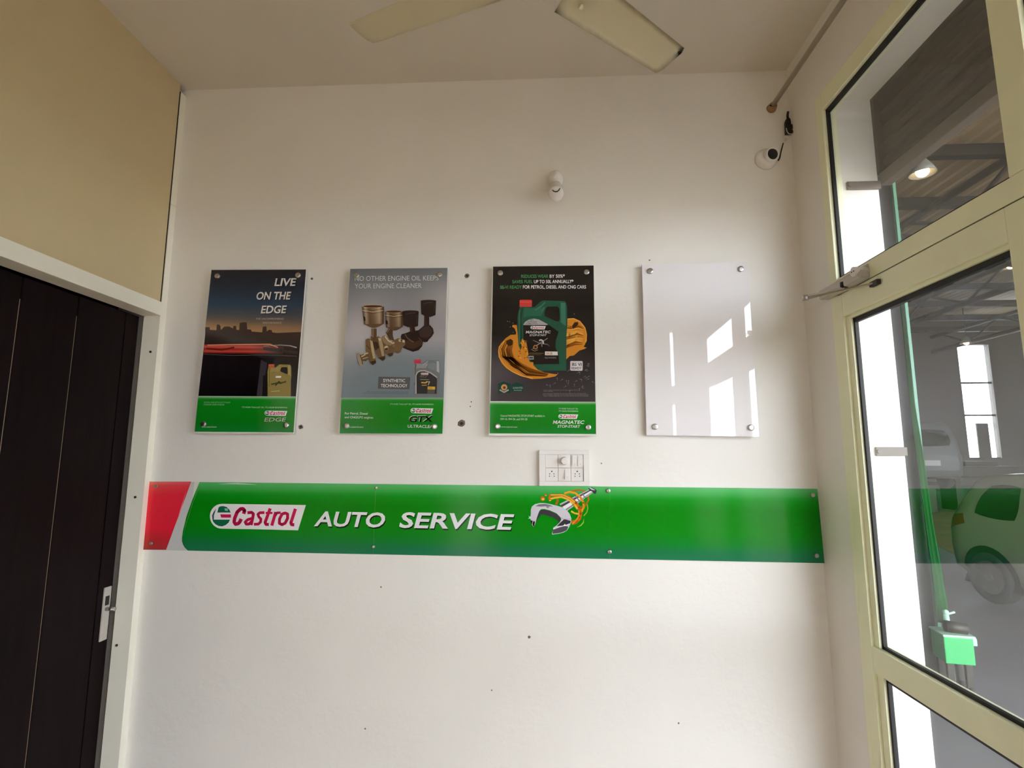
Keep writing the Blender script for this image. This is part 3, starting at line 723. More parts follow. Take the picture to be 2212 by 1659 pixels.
WHT = (236, 234, 234)
def logo(A, x0, y0, x1, y1, s=0.0, dy=0):
    """white pill with the round emblem and the red slanted word; box x0..x1,y0..y1, dy = drop over the width"""
    kx, ky = (x1-x0)/1915.0, (y1-y0)/500.0
    def t(p): return (x0+(p[0]-120)*kx, y0+(p[1]-178)*ky+dy*(p[0]-120)/1915)
    pill = [(2035, 185), (1880, 688), (1100, 672), (360, 662)]+[(360+math.cos(a)*235*1.0-0, 416+math.sin(a)*246) for a in [math.pi/2+math.pi*i/16 for i in range(1, 16)]]+[(380, 168), (1100, 176)]
    A.poly([t(p) for p in pill], WHT)
    G = (20, 105, 72); RD = (206, 28, 84)
    A.poly([t(p) for p in [(300, 235), (340, 215), (400, 213), (460, 232), (510, 280), (538, 340), (272, 342)]], G)
    A.poly([t(p) for p in [(175, 482), (525, 482), (495, 545), (440, 590), (370, 617), (300, 610), (235, 575), (190, 525)]], G, same=True)
    A.poly([t(p) for p in [(250, 262), (200, 330), (168, 400), (175, 480), (205, 480), (205, 400), (232, 320)]], (50, 85, 100), same=True)
    A.poly([t(p) for p in [(330, 376), (545, 378), (545, 442), (350, 442)]], RD, same=True)
    A.poly([t(p) for p in [(415, 258), (480, 258), (485, 310), (425, 305)]], (130, 200, 170))
    kk = math.sqrt(abs(kx*ky)); A.n += 1
    def st(pts, wd=66): A.stroke([t(p) for p in pts], wd*kk, RD, same=True)
    st([(798, 365), (815, 300), (785, 264), (735, 268), (670, 330), (620, 450), (608, 530), (635, 572), (690, 560), (725, 520), (748, 465)], 70)
    st([(872, 345), (955, 335), (990, 365), (980, 440), (945, 590)], 60); st([(975, 452), (880, 480), (828, 530), (850, 570), (905, 568), (950, 520)], 58)
    st([(1212, 338), (1120, 342), (1082, 372), (1100, 425), (1140, 465), (1135, 525), (1090, 568), (1000, 572)], 56)
    st([(1325, 255), (1225, 535), (1240, 572), (1300, 574)], 62); st([(1236, 345), (1372, 345)], 44)
    st([(1437, 325), (1357, 598)], 62); st([(1425, 400), (1460, 342), (1535, 340)], 50)
    A.stroke([t(p) for p in [(1620, 345), (1672, 365), (1672, 450), (1625, 545), (1560, 578), (1508, 550), (1512, 465), (1560, 368)]], 60*kk, RD, same=True, closed=True)
    st([(1828, 260), (1738, 540), (1752, 576), (1806, 580)], 64)
BODY = [(550, 245), (525, 330), (512, 420), (515, 760), (545, 960), (600, 1290), (1305, 1290), (1310, 700), (1325, 560), (1318, 250), (1305, 190), (1280, 155), (930, 145), (880, 170), (790, 250), (745, 250)]
HOLE = [(1000, 245), (1165, 245), (1190, 270), (1200, 440), (1185, 485), (1130, 480), (960, 400), (950, 350), (975, 270)]
CAP = [(555, 135), (735, 135), (748, 150), (745, 248), (545, 248), (545, 150)]
def can(A, x0, y0, x1, y1, col, lo, hi, cap, label, straight=False):
    kx, ky = (x1-x0)/813.0, (y1-y0)/1155.0
    t = lambda p: (x0+(p[0]-512)*kx, y0+(p[1]-135)*ky)
    B = [(515, 1290) if p == (600, 1290) else ((515, 960) if p == (545, 960) else p) for p in BODY] if straight else BODY
    A.poly([t(p) for p in B], col, holes=([t(p) for p in HOLE],))
    A.poly([t(p) for p in [(1215, 180), (1290, 185), (1300, 560), (1215, 500)]], hi)
    A.poly([t(p) for p in [(620, 260), (760, 275), (900, 260), (940, 300), (900, 400), (700, 400), (610, 420)]], mix(col, hi, .5), same=True)
    A.stroke([t(p) for p in [(800, 300), (900, 235), (960, 175)]], 22*kx, hi); A.stroke([t(p) for p in [(905, 330), (950, 250)]], 18*kx, hi, same=True)
    A.stroke([t(p) for p in [(590, 270), (570, 400), (572, 940)]], 16*kx, lo, same=True); A.stroke([t(p) for p in [(548, 300), (540, 420), (545, 860)]], 10*kx, hi, same=True)
    A.poly([t(p) for p in CAP], cap)
    A.poly([t(p) for p in [(555, 165), (738, 165), (738, 175), (555, 175)]], mix(cap, (255, 255, 255), .25))
    if label: A.poly([t(p) for p in label[0]], label[1])
    return t
def board(name, label, q, front, back, m='acrylic', tilt=0, group=None):
    """four-cornered board; q = its corners tl tr br bl (picture), front plane y"""
    P = [hit(x, y, 1, front) for x, y in q]; cx = sum(p.x for p in P)/4
    for p in P: p.y = front - (p.x-cx)*tilt
    root = thing(name, label, 'poster' if 'poster' in label else 'sign', (cx, front, sum(p.z for p in P)/4), group)
    mm = MB(); A = [mm.bm.verts.new(p) for p in P]; B = [mm.bm.verts.new(p+Vector((0, back-front, 0))) for p in P]
    fs = [mm.bm.faces.new(A[::-1]), mm.bm.faces.new(B)]+[mm.bm.faces.new((A[i], A[(i+1) % 4], B[(i+1) % 4], B[i])) for i in range(4)]
    mm.build('board', m, root)
    return root
def bolt(x, y, front, root, r=.0115, tip=.007, tilt=0, cx=0):
    p = hit(x, y, 1, front-.004); mm = MB()
    mm.lathe([(r*.75, -abs(front)-.003), (r*.75, -.004), (r, -.0035), (r, tip-.0015), (r*.85, tip), (r*.3, tip-.0006)], Matrix.Translation((p.x, front-(p.x-cx)*tilt, p.z)) @ Matrix.Rotation(math.pi/2, 4, 'X'), n=24)
    mm.build('standoff_bolt', 'steel', root)
FR, BK = -.026, -.018
pl = lambda x, y: hit(x, y, 1, FR)
GRN = lambda u, v: ramp([(0, (160, 204, 160)), (.05, (40, 150, 50)), (.12, (10, 140, 26)), (.7, (8, 128, 22)), (1, (18, 130, 50))], v)
TAG = "IT'S MORE THAN JUST OIL. IT'S LIQUID ENGINEERING."
# --- first poster: skyline at dusk
p1 = board('wall_poster', 'leftmost poster with dusk skyline, red light streak and golden oil can', [(455.5, 583), (661.5, 581), (633.5, 937), (419.5, 936)], FR, BK, 'edge', group='advertising posters on standoffs')
A = Art(400, 560, 4.147, pl)
sky = [(0, (26, 28, 42)), (.25, (24, 38, 58)), (.55, (34, 66, 96)), (.78, (96, 92, 92)), (.93, (186, 142, 98)), (1, (196, 150, 104))]
A.quad([(236, 96), (1083, 92), (1038, 668), (178, 640)], lambda u, v: mix(ramp(sky, v), (60, 55, 62), .25*u), 8, 20)
A.build('artwork_sky', p1)
A.quad([(182, 655), (1037, 668), (993, 1230), (118, 1225)], lambda u, v: ramp([(0, (62, 46, 44)), (.2, (50, 40, 42)), (.3, (28, 20, 24)), (1, (14, 9, 14))], v), 6, 12)
A.poly([(180, 660), (182, 608), (220, 608), (222, 632), (280, 636), (284, 586), (302, 584), (318, 600), (320, 634), (350, 604), (392, 602), (430, 620), (432, 598), (456, 596), (460, 632), (484, 634), (488, 570), (520, 564), (552, 566), (556, 628), (590, 630), (596, 648), (690, 655), (696, 604), (728, 602), (732, 648), (750, 632), (775, 634), (780, 655), (820, 660), (1037, 652), (1037, 690), (180, 690)], (62, 46, 44))
A.build('skyline', p1)
A.grid(lambda v: (172-6*v, 762+82*v), lambda v: (880, 770+80*v), lambda u, v: mix(ramp([(0, (150, 50, 45)), (.25, (225, 105, 85)), (.5, (165, 45, 40)), (.75, (220, 80, 66)), (1, (90, 24, 22))], v), (60, 45, 44), max(0, (u-.6)*2.4)), 14, 8)
A.stroke([(200, 770), (400, 765), (760, 762), (830, 790)], 10, (240, 150, 120)); A.stroke([(190, 800), (330, 812), (440, 790)], 16, (120, 35, 32), same=True)
A.stroke([(700, 778), (850, 768), (940, 775), (1000, 792)], 8, (200, 185, 180), taper=lambda t: .3+t); A.stroke([(700, 800), (860, 820), (1010, 840)], 26, (58, 48, 50), same=True)
A.stroke([(165, 850), (420, 862), (700, 858), (1000, 868)], 8, (80, 70, 74), same=True)
A.build('light_streak', p1)
A.poly([(668, 890), (760, 905), (985, 945), (980, 1228), (650, 1228)], (30, 24, 30)); A.poly([(680, 900), (735, 930), (690, 1225), (640, 1225)], (58, 54, 64)); A.poly([(745, 1040), (800, 1040), (790, 1225), (690, 1225), (700, 1042)], (14, 10, 14), same=True)
A.build('wall_picture', p1)
t = can(A, 738, 940, 952, 1229, (150, 132, 72), (96, 84, 40), (176, 160, 100), (206, 92, 60), None, True)
A.stroke([t(p) for p in [(640, 860), (800, 820), (1000, 800), (1150, 760)]], 14, (90, 78, 40)); A.stroke([t(p) for p in [(780, 900), (900, 760), (980, 840)]], 12, (70, 58, 30), same=True)
A.poly([(815, 1046), (862, 1046), (858, 1062), (810, 1062)], WHT); A.stroke([(770, 1185), (850, 1180)], 5, (200, 190, 140), same=True)
A.build('printed_can', p1)
A.quad([(118, 1226), (993, 1232), (972, 1551), (86, 1545)], GRN, 6, 14); A.build('green_band', p1)
for s_, a_, b_ in (('LIVE', (800, 239), (985, 237)), ('ON THE', (634, 361), (938, 359)), ('EDGE', (678, 484), (900, 482))):
    A.text(s_, a_, b_, 72, (226, 224, 222), it=.2, off=.022, sh=(6, 6), shc=(20, 20, 26))
A.text('FOR UNCOMPROMISING', (636, 542), (880, 542), 17, (200, 180, 165), it=.2); A.text('PERFORMANCE', (695, 578), (862, 578), 17, (200, 180, 165), it=.2, same=True)
A.build('headline', p1)
A.text('CASTROL EDGE WITH FLUID TITANIUM', (168, 1288), (405, 1290), 13, (150, 200, 150)); A.text('STRONGER UNDER PRESSURE', (166, 1308), (352, 1309), 13, (150, 200, 150), same=True)
A.text(TAG, (512, 1332), (918, 1335), 13, (200, 225, 200), same=True); A.text('www.castrol.com', (150, 1507), (282, 1508), 14, (220, 230, 220), same=True)
A.build('small_print', p1)
logo(A, 712, 1357, 917, 1402, dy=2)
A.text('EDGE', (709, 1454), (898, 1453), 36, (196, 190, 176), it=.3, off=.01, sh=(2, 2), shc=(20, 60, 24)); A.build('printed_logo', p1)
for x, y in ((287, 150), (1010, 143), (163, 1476), (905, 1486)): bolt(400+x/4.147, 560+y/4.147, FR, p1)
# --- second poster: crankshaft
p2 = board('wall_poster', 'grey blue poster with pistons on a crankshaft, second from the left', [(755.5, 580.5), (967.5, 578.5), (956, 938), (732, 936.5)], FR, BK, 'edge', group='advertising posters on standoffs')
A = Art(710, 560, 4.147, pl)
def bgc(u, v):
    b = ramp([(0, (112, 116, 122)), (.25, (142, 142, 148)), (.55, (172, 170, 176)), (.7, (130, 140, 148)), (1, (112, 126, 134))], v)
    g = math.exp(-((u-.12-(.5-v)*.5)**2)/.05)*math.exp(-((v-.48)**2)/.06); g2 = math.exp(-((u-1)**2)/.06-((v-.25)**2)/.03)
    return mix(mix(b, (206, 200, 204), g*.7), (186, 180, 178), g2*.7)
A.quad([(194, 86), (1064, 78), (1030, 1250), (112, 1242)], bgc, 16, 22); A.build('artwork_background', p2)
A.quad([(114, 1240), (1030, 1240), (1019, 1563), (98, 1560)], lambda u, v: GRN(u, v) if v > .07 else (150, 172, 150), 6, 14); A.build('green_band', p2)
A.text('NO OTHER ENGINE OIL KEEPS', (234, 195), (985, 190), 46, (206, 210, 212), off=.006, sh=(2, 3), shc=(100, 105, 110))
A.text('YOUR ENGINE CLEANER', (234, 263), (833, 258), 46, (206, 210, 212), off=.006, sh=(2, 3), shc=(100, 105, 110)); A.build('headline', p2)
B = Art(720, 630, 9.217, pl); B.n = 70
bz = lambda k=1.0: (lambda u, v: mix(mix(ramp([(0, (60, 42, 30)), (.12, (210, 190, 168)), (.3, (120, 92, 70)), (.55, (150, 122, 96)), (.8, (214, 192, 160)), (.93, (120, 92, 64)), (1, (60, 40, 26))], u), (50, 34, 26), v*.25), (42, 28, 24), 1-k))
def piston(x0, y0, x1, y1, sag, k, tilt=0):
    if k > .3:
        B.grid(lambda v: (x0+tilt*v, y0+(y1-y0)*v), lambda v: (x1, y0+(y1-y0-10)*v), bz(k), 14, 4)
        B.poly([(x0+tilt, y1-6), (x1, y1-16)]+[(x1-(x1-x0-tilt)*i/8, y1-14+sag*math.sin(math.pi*i/8)) for i in range(1, 8)], mix((110, 82, 60), (42, 28, 24), 1-k))
    else:
        B.poly([(x0, y0), (x1, y0), (x1-12, y1), ((x0+x1)/2+40, y1+sag), ((x0+x1)/2-60, y1+sag*.6), (x0+8, y1-20)], (44, 32, 32))
        B.stroke([(x0+60, y0+60), (x0+130, y0+40), (x1-60, y0+35)], 10, (92, 76, 74)); B.stroke([(x1-30, y0+60), (x1-40, y1-40)], 8, (80, 62, 58), same=True)
    cx, rx = (x0+x1)/2, (x1-x0)/2
    B.poly([(cx+rx*math.cos(2*math.pi*i/20), y0+4+rx*.14*math.sin(2*math.pi*i/20)) for i in range(20)], mix((196, 170, 140), (30, 20, 18), 1-k))
    B.poly([(cx+rx*.9*math.cos(2*math.pi*i/20), y0+8+rx*.10*math.sin(2*math.pi*i/20)) for i in range(20)], mix((84, 48, 28), (44, 32, 32), 1-k))
    if k > .3:
        for q in (.16, .24, .32): B.stroke([(x0+8, y0+(y1-y0)*q), (cx, y0+(y1-y0)*q+rx*.15), (x1-8, y0+(y1-y0)*q)], 7, (70, 50, 36) if q != .24 else (226, 206, 176), same=(q != .16))
        B.poly([(x0+tilt*.6, y0+(y1-y0)*.55), (x0+40+tilt*.5, y0+(y1-y0)*.6), (x0+50+tilt*.5, y0+(y1-y0)*.8), (x0+tilt, y0+(y1-y0)*.78)], (38, 24, 18))
def rodp(pts, k): B.poly(pts, mix((96, 72, 52), (40, 28, 26), 1-k)); B.stroke([((pts[0][0]*.7+pts[1][0]*.3), pts[0][1]), (pts[-1][0]*.7+pts[-2][0]*.3, pts[-1][1])], 14, mix((170, 140, 108), (60, 46, 42), 1-k))
DKB, MDB, LTB = (66, 48, 36), (120, 96, 70), (205, 182, 146)
# dark rear crank
B.poly([(1350, 900), (1365, 850), (1440, 830), (1520, 800), (1560, 790), (1700, 770), (1830, 660), (1930, 670), (1990, 740), (2005, 830), (1960, 900), (1900, 960), (1880, 1000), (1830, 1010), (1785, 1000), (1770, 1090), (1700, 1170), (1590, 1200), (1480, 1160), (1390, 1120), (1360, 1000)], (44, 31, 30))
B.poly([(1700, 800), (1800, 700), (1900, 690), (1970, 780), (1940, 880), (1850, 930), (1740, 900)], (62, 46, 46)); B.poly([(1400, 1000), (1500, 960), (1640, 1000), (1740, 960), (1730, 1080), (1600, 1150), (1460, 1110)], (72, 50, 40), same=True)
B.stroke([(1430, 850), (1480, 930), (1600, 1010)], 16, (120, 96, 82)); B.stroke([(1700, 920), (1760, 980), (1740, 1080)], 12, (100, 70, 52), same=True)
rodp([(1525, 690), (1620, 690), (1640, 800), (1530, 810)], .1); rodp([(1815, 470), (1912, 490), (1915, 680), (1810, 680)], .1)
piston(1385, 395, 1703, 690, 30, .12); piston(1745, 185, 2050, 470, 40, .12)
# front crank
B.poly([(1190, 980), (1290, 930), (1420, 960), (1440, 1060), (1380, 1120), (1340, 1210), (1280, 1235), (1210, 1200), (1100, 1120)], MDB)
B.poly([(1300, 955), (1350, 945), (1360, 1000), (1310, 1000)], LTB); B.poly([(1370, 965), (1425, 965), (1430, 1020), (1380, 1010)], LTB, same=True); B.poly([(1335, 970), (1380, 960), (1375, 1010)], DKB)
B.poly([(1000, 1000), (1110, 1010), (1240, 1060), (1215, 1190), (1190, 1270), (1130, 1300), (1085, 1270), (1040, 1220)], (110, 88, 64)); B.poly([(1080, 1240), (1190, 1220), (1185, 1275), (1130, 1300)], DKB)
B.poly([(975, 900), (1030, 870), (1080, 900), (1160, 1010), (1200, 1020), (1150, 1080), (1060, 1060), (985, 1000)], (150, 126, 92)); B.stroke([(1035, 890), (1100, 980), (1170, 1020)], 26, (214, 196, 160))
B.poly([(1180, 1035), (1230, 1030), (1240, 1110), (1180, 1110)], (140, 104, 82)); B.poly([(1160, 1020), (1215, 1000), (1225, 1035), (1170, 1050)], LTB)
B.poly([(1030, 1090), (1090, 1080), (1110, 1120), (1090, 1190), (1030, 1190)], (140, 112, 80)); B.poly([(1010, 1110), (1070, 1075), (1105, 1105), (1060, 1125), (1020, 1160)], LTB); B.poly([(1030, 1130), (1085, 1125), (1085, 1170), (1035, 1170)], DKB)
B.poly([(820, 940), (900, 890), (960, 930), (1010, 1090), (1040, 1290), (1035, 1350), (985, 1385), (900, 1320), (840, 1210), (810, 1060)], (112, 88, 64)); B.poly([(900, 920), (960, 930), (1000, 1080), (1020, 1280), (975, 1290), (930, 1100)], (176, 152, 116)); B.poly([(900, 1320), (1040, 1290), (1035, 1350), (985, 1385)], DKB, same=True)
B.poly([(650, 960), (690, 935), (760, 945), (790, 1000), (815, 1150), (850, 1330), (858, 1420), (790, 1465), (735, 1420), (700, 1300), (650, 1180)], (118, 92, 64)); B.poly([(735, 960), (790, 1000), (815, 1150), (845, 1330), (800, 1340), (765, 1180)], (190, 166, 128)); B.poly([(735, 1400), (850, 1370), (858, 1425), (790, 1465)], DKB); B.stroke([(660, 1070), (740, 1150)], 12, DKB, same=True)
B.poly([(750, 900), (800, 880), (860, 890), (900, 980), (880, 1020), (800, 1010), (760, 960)], (100, 76, 54)); B.poly([(790, 1000), (890, 1010), (920, 1120), (840, 1180), (810, 1080)], DKB)
B.poly([(900, 935), (950, 930), (960, 980), (915, 990)], LTB)
B.poly([(545, 1270), (640, 1230), (710, 1215), (720, 1330), (650, 1390), (560, 1380)], (110, 88, 60)); B.stroke([(560, 1300), (640, 1260)], 22, LTB); B.stroke([(620, 1250), (700, 1225)], 28, LTB, same=True); B.stroke([(590, 1340), (700, 1310)], 18, (176, 154, 120), same=True)
B.poly([(475, 1240), (500, 1218), (530, 1235), (575, 1340), (598, 1440), (590, 1480), (555, 1490), (530, 1465), (490, 1340)], (160, 146, 124)); B.stroke([(540, 1260), (580, 1380), (590, 1450)], 20, (96, 78, 54))
rodp([(768, 740), (868, 740), (870, 900), (840, 980), (775, 910)], 1); rodp([(1105, 740), (1190, 760), (1190, 880), (1220, 980), (1130, 960), (1060, 830)], .8)
piston(578, 290, 1012, 660, 80, 1, 40); piston(1035, 395, 1385, 720, 70, .85, 20)
B.build('pistons_and_crankshaft', p2)
A.n = max(A.n, 20)
A.poly([(447, 1052), (732, 1058), (724, 1166), (441, 1160)], (92, 92, 94)); A.text('SYNTHETIC', (489, 1101), (686, 1102), 30, (226, 226, 226), off=.012); A.text('TECHNOLOGY', (468, 1146), (706, 1147), 30, (226, 226, 226), off=.012, same=True); A.build('label_box', p2)
A.text('Based on industry sequence tests and OEM engine trials', (350, 1190), (712, 1193), 9, (70, 76, 84)); A.text('Refer to the pack for the specifications met by each grade of oil', (320, 1203), (712, 1206), 9, (70, 76, 84), same=True)
A.text(TAG, (552, 1304), (942, 1306), 13, (200, 225, 200), same=True); A.text('For Petrol, Diesel', (146, 1390), (350, 1392), 20, (225, 232, 225), off=.01, same=True)
A.text('and CNG/LPG engines', (144, 1424), (400, 1427), 20, (225, 232, 225), off=.01, same=True); A.text('www.castrol.com', (146, 1508), (312, 1510), 15, (225, 232, 225), same=True); A.build('small_print', p2)
lab = ([(610, 640), (640, 560), (720, 520), (850, 510), (1000, 560), (1200, 700), (1230, 760), (1215, 1220), (600, 1215)], (52, 50, 52))
t = can(A, 757, 900, 1000, 1226, (120, 122, 126), (70, 70, 74), (176, 180, 186), (214, 50, 76), lab, True)
A.stroke([t(p) for p in [(600, 1215), (595, 640), (640, 540), (720, 490), (850, 485), (1020, 540), (1230, 700)]], 9, (196, 190, 186))
logo(A, 825, 1018, 896, 1036); A.text('GTX', (820, 1063), (890, 1063), 22, (16, 14, 16), it=.2, off=.02, sh=(-2, -2), shc=(170, 160, 140))
A.stroke([(820, 1078), (900, 1080)], 6, (150, 140, 120)); A.stroke([(830, 1105), (870, 1108), (885, 1095)], 12, (226, 180, 70), same=True); A.stroke([(870, 1100), (905, 1098), (892, 1128)], 6, (200, 200, 200), same=True); A.stroke([(835, 1130), (880, 1128)], 5, (226, 190, 110), same=True)
A.poly([(888, 1140), (955, 1142), (954, 1168), (886, 1166)], (226, 178, 60)); A.poly([(886, 1168), (952, 1170), (950, 1204), (884, 1202)], (90, 88, 86), same=True); A.text('10W-30', (892, 1160), (925, 1161), 13, (60, 44, 10)); A.build('printed_can', p2)
logo(A, 734, 1334, 938, 1380, dy=3)
A.text('GTX', (718, 1457), (930, 1455), 56, (14, 14, 14), it=.2, off=.03, sh=(-4, -4), shc=(205, 215, 205)); A.text('ULTRACLEAN', (706, 1508), (962, 1512), 27, (210, 220, 210), it=.2, off=.012); A.build('printed_logo', p2)
for x, y in ((250, 145), (993, 136), (161, 1491), (948, 1499)): bolt(710+x/4.147, 560+y/4.147, FR, p2)
# --- third poster: green can with oil splash
p3 = board('wall_poster', 'black poster with dark green can and orange oil splash, third from the left', [(1063.5, 575), (1283.5, 573), (1288.5, 941.5), (1056.5, 941)], FR, BK, 'edge', group='advertising posters on standoffs')
A = Art(1030, 560, 4.147, pl)
def bg3(u, v):
    g = math.exp(-((u-.05)**2)/.08-((v-.78)**2)/.03)
    return mix(mix((30, 26, 27), (66, 60, 64), max(0, (v-.5)*1.9)), (92, 86, 92), g*.8)
A.quad([(146, 66), (1046, 56), (1063, 1278), (122, 1272)], bg3, 12, 20); A.build('artwork_background', p3)
A.quad([(118, 1280), (1066, 1280), (1068, 1566), (114, 1560)], lambda u, v: GRN(u, v), 6, 14); A.build('green_band', p3)
g3 = (72, 150, 90); w3_ = (232, 230, 228)
for s_, a_, b_, c_ in (('REDUCES WEAR', (398, 168), (640, 166), g3), ('BY 50%*', (652, 167), (788, 165), w3_), ('SAVES FUEL', (318, 216), (500, 214), g3), ('UP TO 50L ANNUALLY*', (512, 215), (865, 213), w3_), ('BS-VI READY', (210, 265), (402, 263), g3), ('FOR PETROL, DIESEL AND CNG CARS', (413, 263), (978, 262), w3_)):
    A.text(s_, a_, b_, 31, c_, off=.012, same=True)
A.build('headline', p3)
# molecule pattern
A.n += 1
rnd = random.Random(3)
for i in range(34):
    x = rnd.uniform(620, 1040); y = rnd.uniform(930, 1180)
    if (x-620)/420+(y-930)/250 < .75: continue
    a_ = rnd.choice((.5, 1.57, 2.6)); 
    A.stroke([(x, y), (x+22*math.cos(a_), y+22*math.sin(a_))], 3.2, (110, 104, 108), same=True)
    A.raw([(x+5*math.cos(k*1.05), y+5*math.sin(k*1.05)) for k in range(6)], [tuple(range(6))], (120, 114, 118))
A.build('molecule_pattern', p3)
B = Art(1050, 630, 7.54, pl); B.n = 14
OR, OD, OL = (214, 138, 44), (140, 78, 22), (240, 176, 74)
Rr = [(1325, 440), (1430, 434), (1530, 476), (1600, 560), (1640, 680), (1640, 800), (1590, 900), (1640, 915), (1600, 935), (1520, 960), (1430, 1040), (1360, 1050), (1300, 1110), (1180, 1080), (1178, 900), (1230, 850), (1300, 700), (1320, 560)]
B.poly(Rr, OR); rr_ = random.Random(5)
for k_ in range(13):
    q = k_/12; B.stroke([(1205+60*q, 980-420*q+rr_.uniform(-20, 20)), (1330+50*q, 900-330*q), (1450+60*q, 850-300*q+rr_.uniform(-20, 20)), (1570+25*q, 860-280*q)], rr_.uniform(8, 20), rr_.choice((OD, OL, (176, 104, 30), OL, OD)), same=(k_ > 0), taper=lambda t: .4+1.2*math.sin(math.pi*t))
B.poly([(1400, 560), (1440, 500), (1500, 495), (1500, 540), (1420, 610)], (62, 34, 18)); B.stroke([(1330, 445), (1430, 440), (1530, 490), (1610, 590), (1636, 700), (1625, 820)], 14, OL)
B.build('oil_splash', p3)
lab = ([(605, 545), (1025, 545), (1180, 655), (1135, 800), (1130, 930), (1180, 1000), (1190, 1180), (770, 1185), (690, 1050), (660, 800), (610, 790)], (28, 22, 22))
t = can(B, 512, 135, 1325, 1290, (34, 86, 66), (16, 52, 40), (64, 122, 98), (214, 68, 62), lab)
B.poly([(610, 530), (640, 490), (700, 455), (780, 440), (860, 455), (1000, 530), (1000, 545), (605, 545)], (176, 172, 176))
B.text('NEW', (712, 473), (776, 473), 18, (20, 60, 44), off=.01); B.text('ADVANCED', (672, 502), (826, 502), 18, (20, 60, 44), off=.01, same=True); B.text('FORMULATION', (655, 532), (835, 532), 17, (20, 60, 44), off=.01, same=True)
logo(B, 722, 560, 972, 615, dy=2)
B.text('MAGNATEC', (646, 680), (1045, 678), 44, (220, 216, 216), it=.22, off=.02); B.text('STOP-START', (708, 726), (980, 724), 32, (220, 216, 216), it=.2, off=.01, same=True)
B.stroke([(760, 790), (870, 840), (1000, 860), (1035, 890)], 14, (110, 104, 104), taper=lambda t: .5+math.sin(math.pi*t)); B.stroke([(1000, 760), (930, 810), (820, 880), (760, 930)], 12, (150, 144, 144)); B.stroke([(865, 800), (890, 785), (925, 800), (935, 850)], 20, (214, 210, 210)); B.stroke([(905, 800), (910, 900)], 18, (120, 112, 112), same=True)
B.poly([(835+0*0+38*math.cos(2*math.pi*i/16)-30, 905+38*math.sin(2*math.pi*i/16)) for i in range(16)], (176, 120, 70)); B.poly([(805+20*math.cos(2*math.pi*i/16), 905+20*math.sin(2*math.pi*i/16)) for i in range(16)], (60, 44, 34)); B.stroke([(735, 940), (790, 970), (845, 950)], 9, (140, 134, 132), same=True)
B.poly([(960, 975), (1165, 978), (1170, 1038), (960, 1036)], (222, 216, 210)); B.text('5W-30', (972, 1028), (1078, 1028), 42, (176, 120, 20), off=.03); B.text('FULL SYNTHETIC', (958, 1090), (1142, 1090), 24, (160, 156, 156)); B.stroke([(690, 1002), (940, 1006)], 6, (150, 120, 70), same=True); B.stroke([(690, 1024), (900, 1028)], 5, (120, 96, 60), same=True)
B.poly([(690, 1048), (775, 1048), (775, 1106), (695, 1106)], (170, 166, 166)); B.poly([(700, 1062), (765, 1062), (765, 1094), (702, 1094)], (80, 76, 76))
B.build('printed_can', p3)
Lr = [(500, 545), (430, 545), (425, 575), (465, 600), (490, 660), (485, 700), (400, 705), (320, 760), (240, 850), (197, 960), (205, 1060), (250, 1160), (330, 1250), (440, 1320), (560, 1375), (660, 1400), (740, 1425), (900, 1418), (1060, 1395), (1130, 1380), (1170, 1345), (1120, 1345), (960, 1320), (840, 1270), (770, 1200), (770, 1150), (715, 1150), (680, 1080), (680, 960), (655, 830), (590, 765), (575, 800), (580, 900), (560, 960), (530, 880), (515, 700)]
B.poly(Lr, OR)
for k_ in range(15):
    q = k_/14; B.stroke([(300+150*q, 790+40*q), (225+190*q, 930+30*q), (250+200*q, 1060+20*q), (380+200*q, 1190+rr_.uniform(-15, 15)), (640+130*q, 1370-100*q), (980+40*q, 1385-45*q)], rr_.uniform(8, 20), rr_.choice((OD, OL, (176, 104, 30), OD, (120, 64, 20))), same=(k_ > 0), taper=lambda t: .4+1.1*math.sin(math.pi*t))
B.poly([(330, 800), (400, 770), (440, 800), (430, 870), (370, 890), (330, 850)], (66, 40, 20)); B.n += 1
for k_ in range(40):
    x, y = rr_.uniform(520, 690), rr_.uniform(800, 1120); B.raw([(x+rr_.uniform(7, 16)*math.cos(a_*.9), y+rr_.uniform(7, 16)*math.sin(a_*.9)) for a_ in range(7)], [tuple(range(7))], rr_.choice((OD, OL, OR, (150, 90, 30))))
B.stroke([(300, 800), (215, 900), (203, 980), (215, 1070), (290, 1190), (420, 1300), (600, 1380), (760, 1412)], 13, OL)
for (x, y) in ((385, 490), (440, 515), (395, 575), (1435, 365), (445, 665), (350, 485), (1170, 1330)): B.raw([(x+9*math.cos(k), y+6*math.sin(k)) for k in range(6)], [tuple(range(6))], (190, 160, 130))
B.build('oil_splash', p3)
A.n = 12
A.poly([(842, 912), (942, 912), (948, 920), (948, 992), (940, 1000), (842, 998), (836, 990), (837, 918)], (214, 208, 210)); A.text('BS VI', (854, 955), (938, 955), 28, (30, 26, 28), off=.01); A.text('READY', (848, 985), (938, 985), 20, (30, 26, 28), off=.01, same=True); A.build('ready_badge', p3)
A.poly([(190, 1115), (240, 1096), (305, 1118), (305, 1200), (190, 1200)], (24, 66, 58)); A.poly([(310, 1120), (360, 1102), (415, 1120), (415, 1188), (308, 1188)], (24, 66, 58), same=True)
A.poly([(245+28*math.cos(i*.35), 1148+28*math.sin(i*.35)) for i in range(18)], (200, 150, 96)); A.poly([(247+12*math.cos(i*.35), 1150+12*math.sin(i*.35)) for i in range(18)], (80, 50, 30)); A.stroke([(205, 1170), (245, 1192), (285, 1170)], 12, (180, 176, 170), same=True)
A.text('GUARANTEED', (322, 1160), (412, 1160), 17, (170, 190, 180)); A.text('EXTRA PROTECTION', (332, 1180), (402, 1180), 11, (170, 190, 180), same=True); A.build('seal_badges', p3)
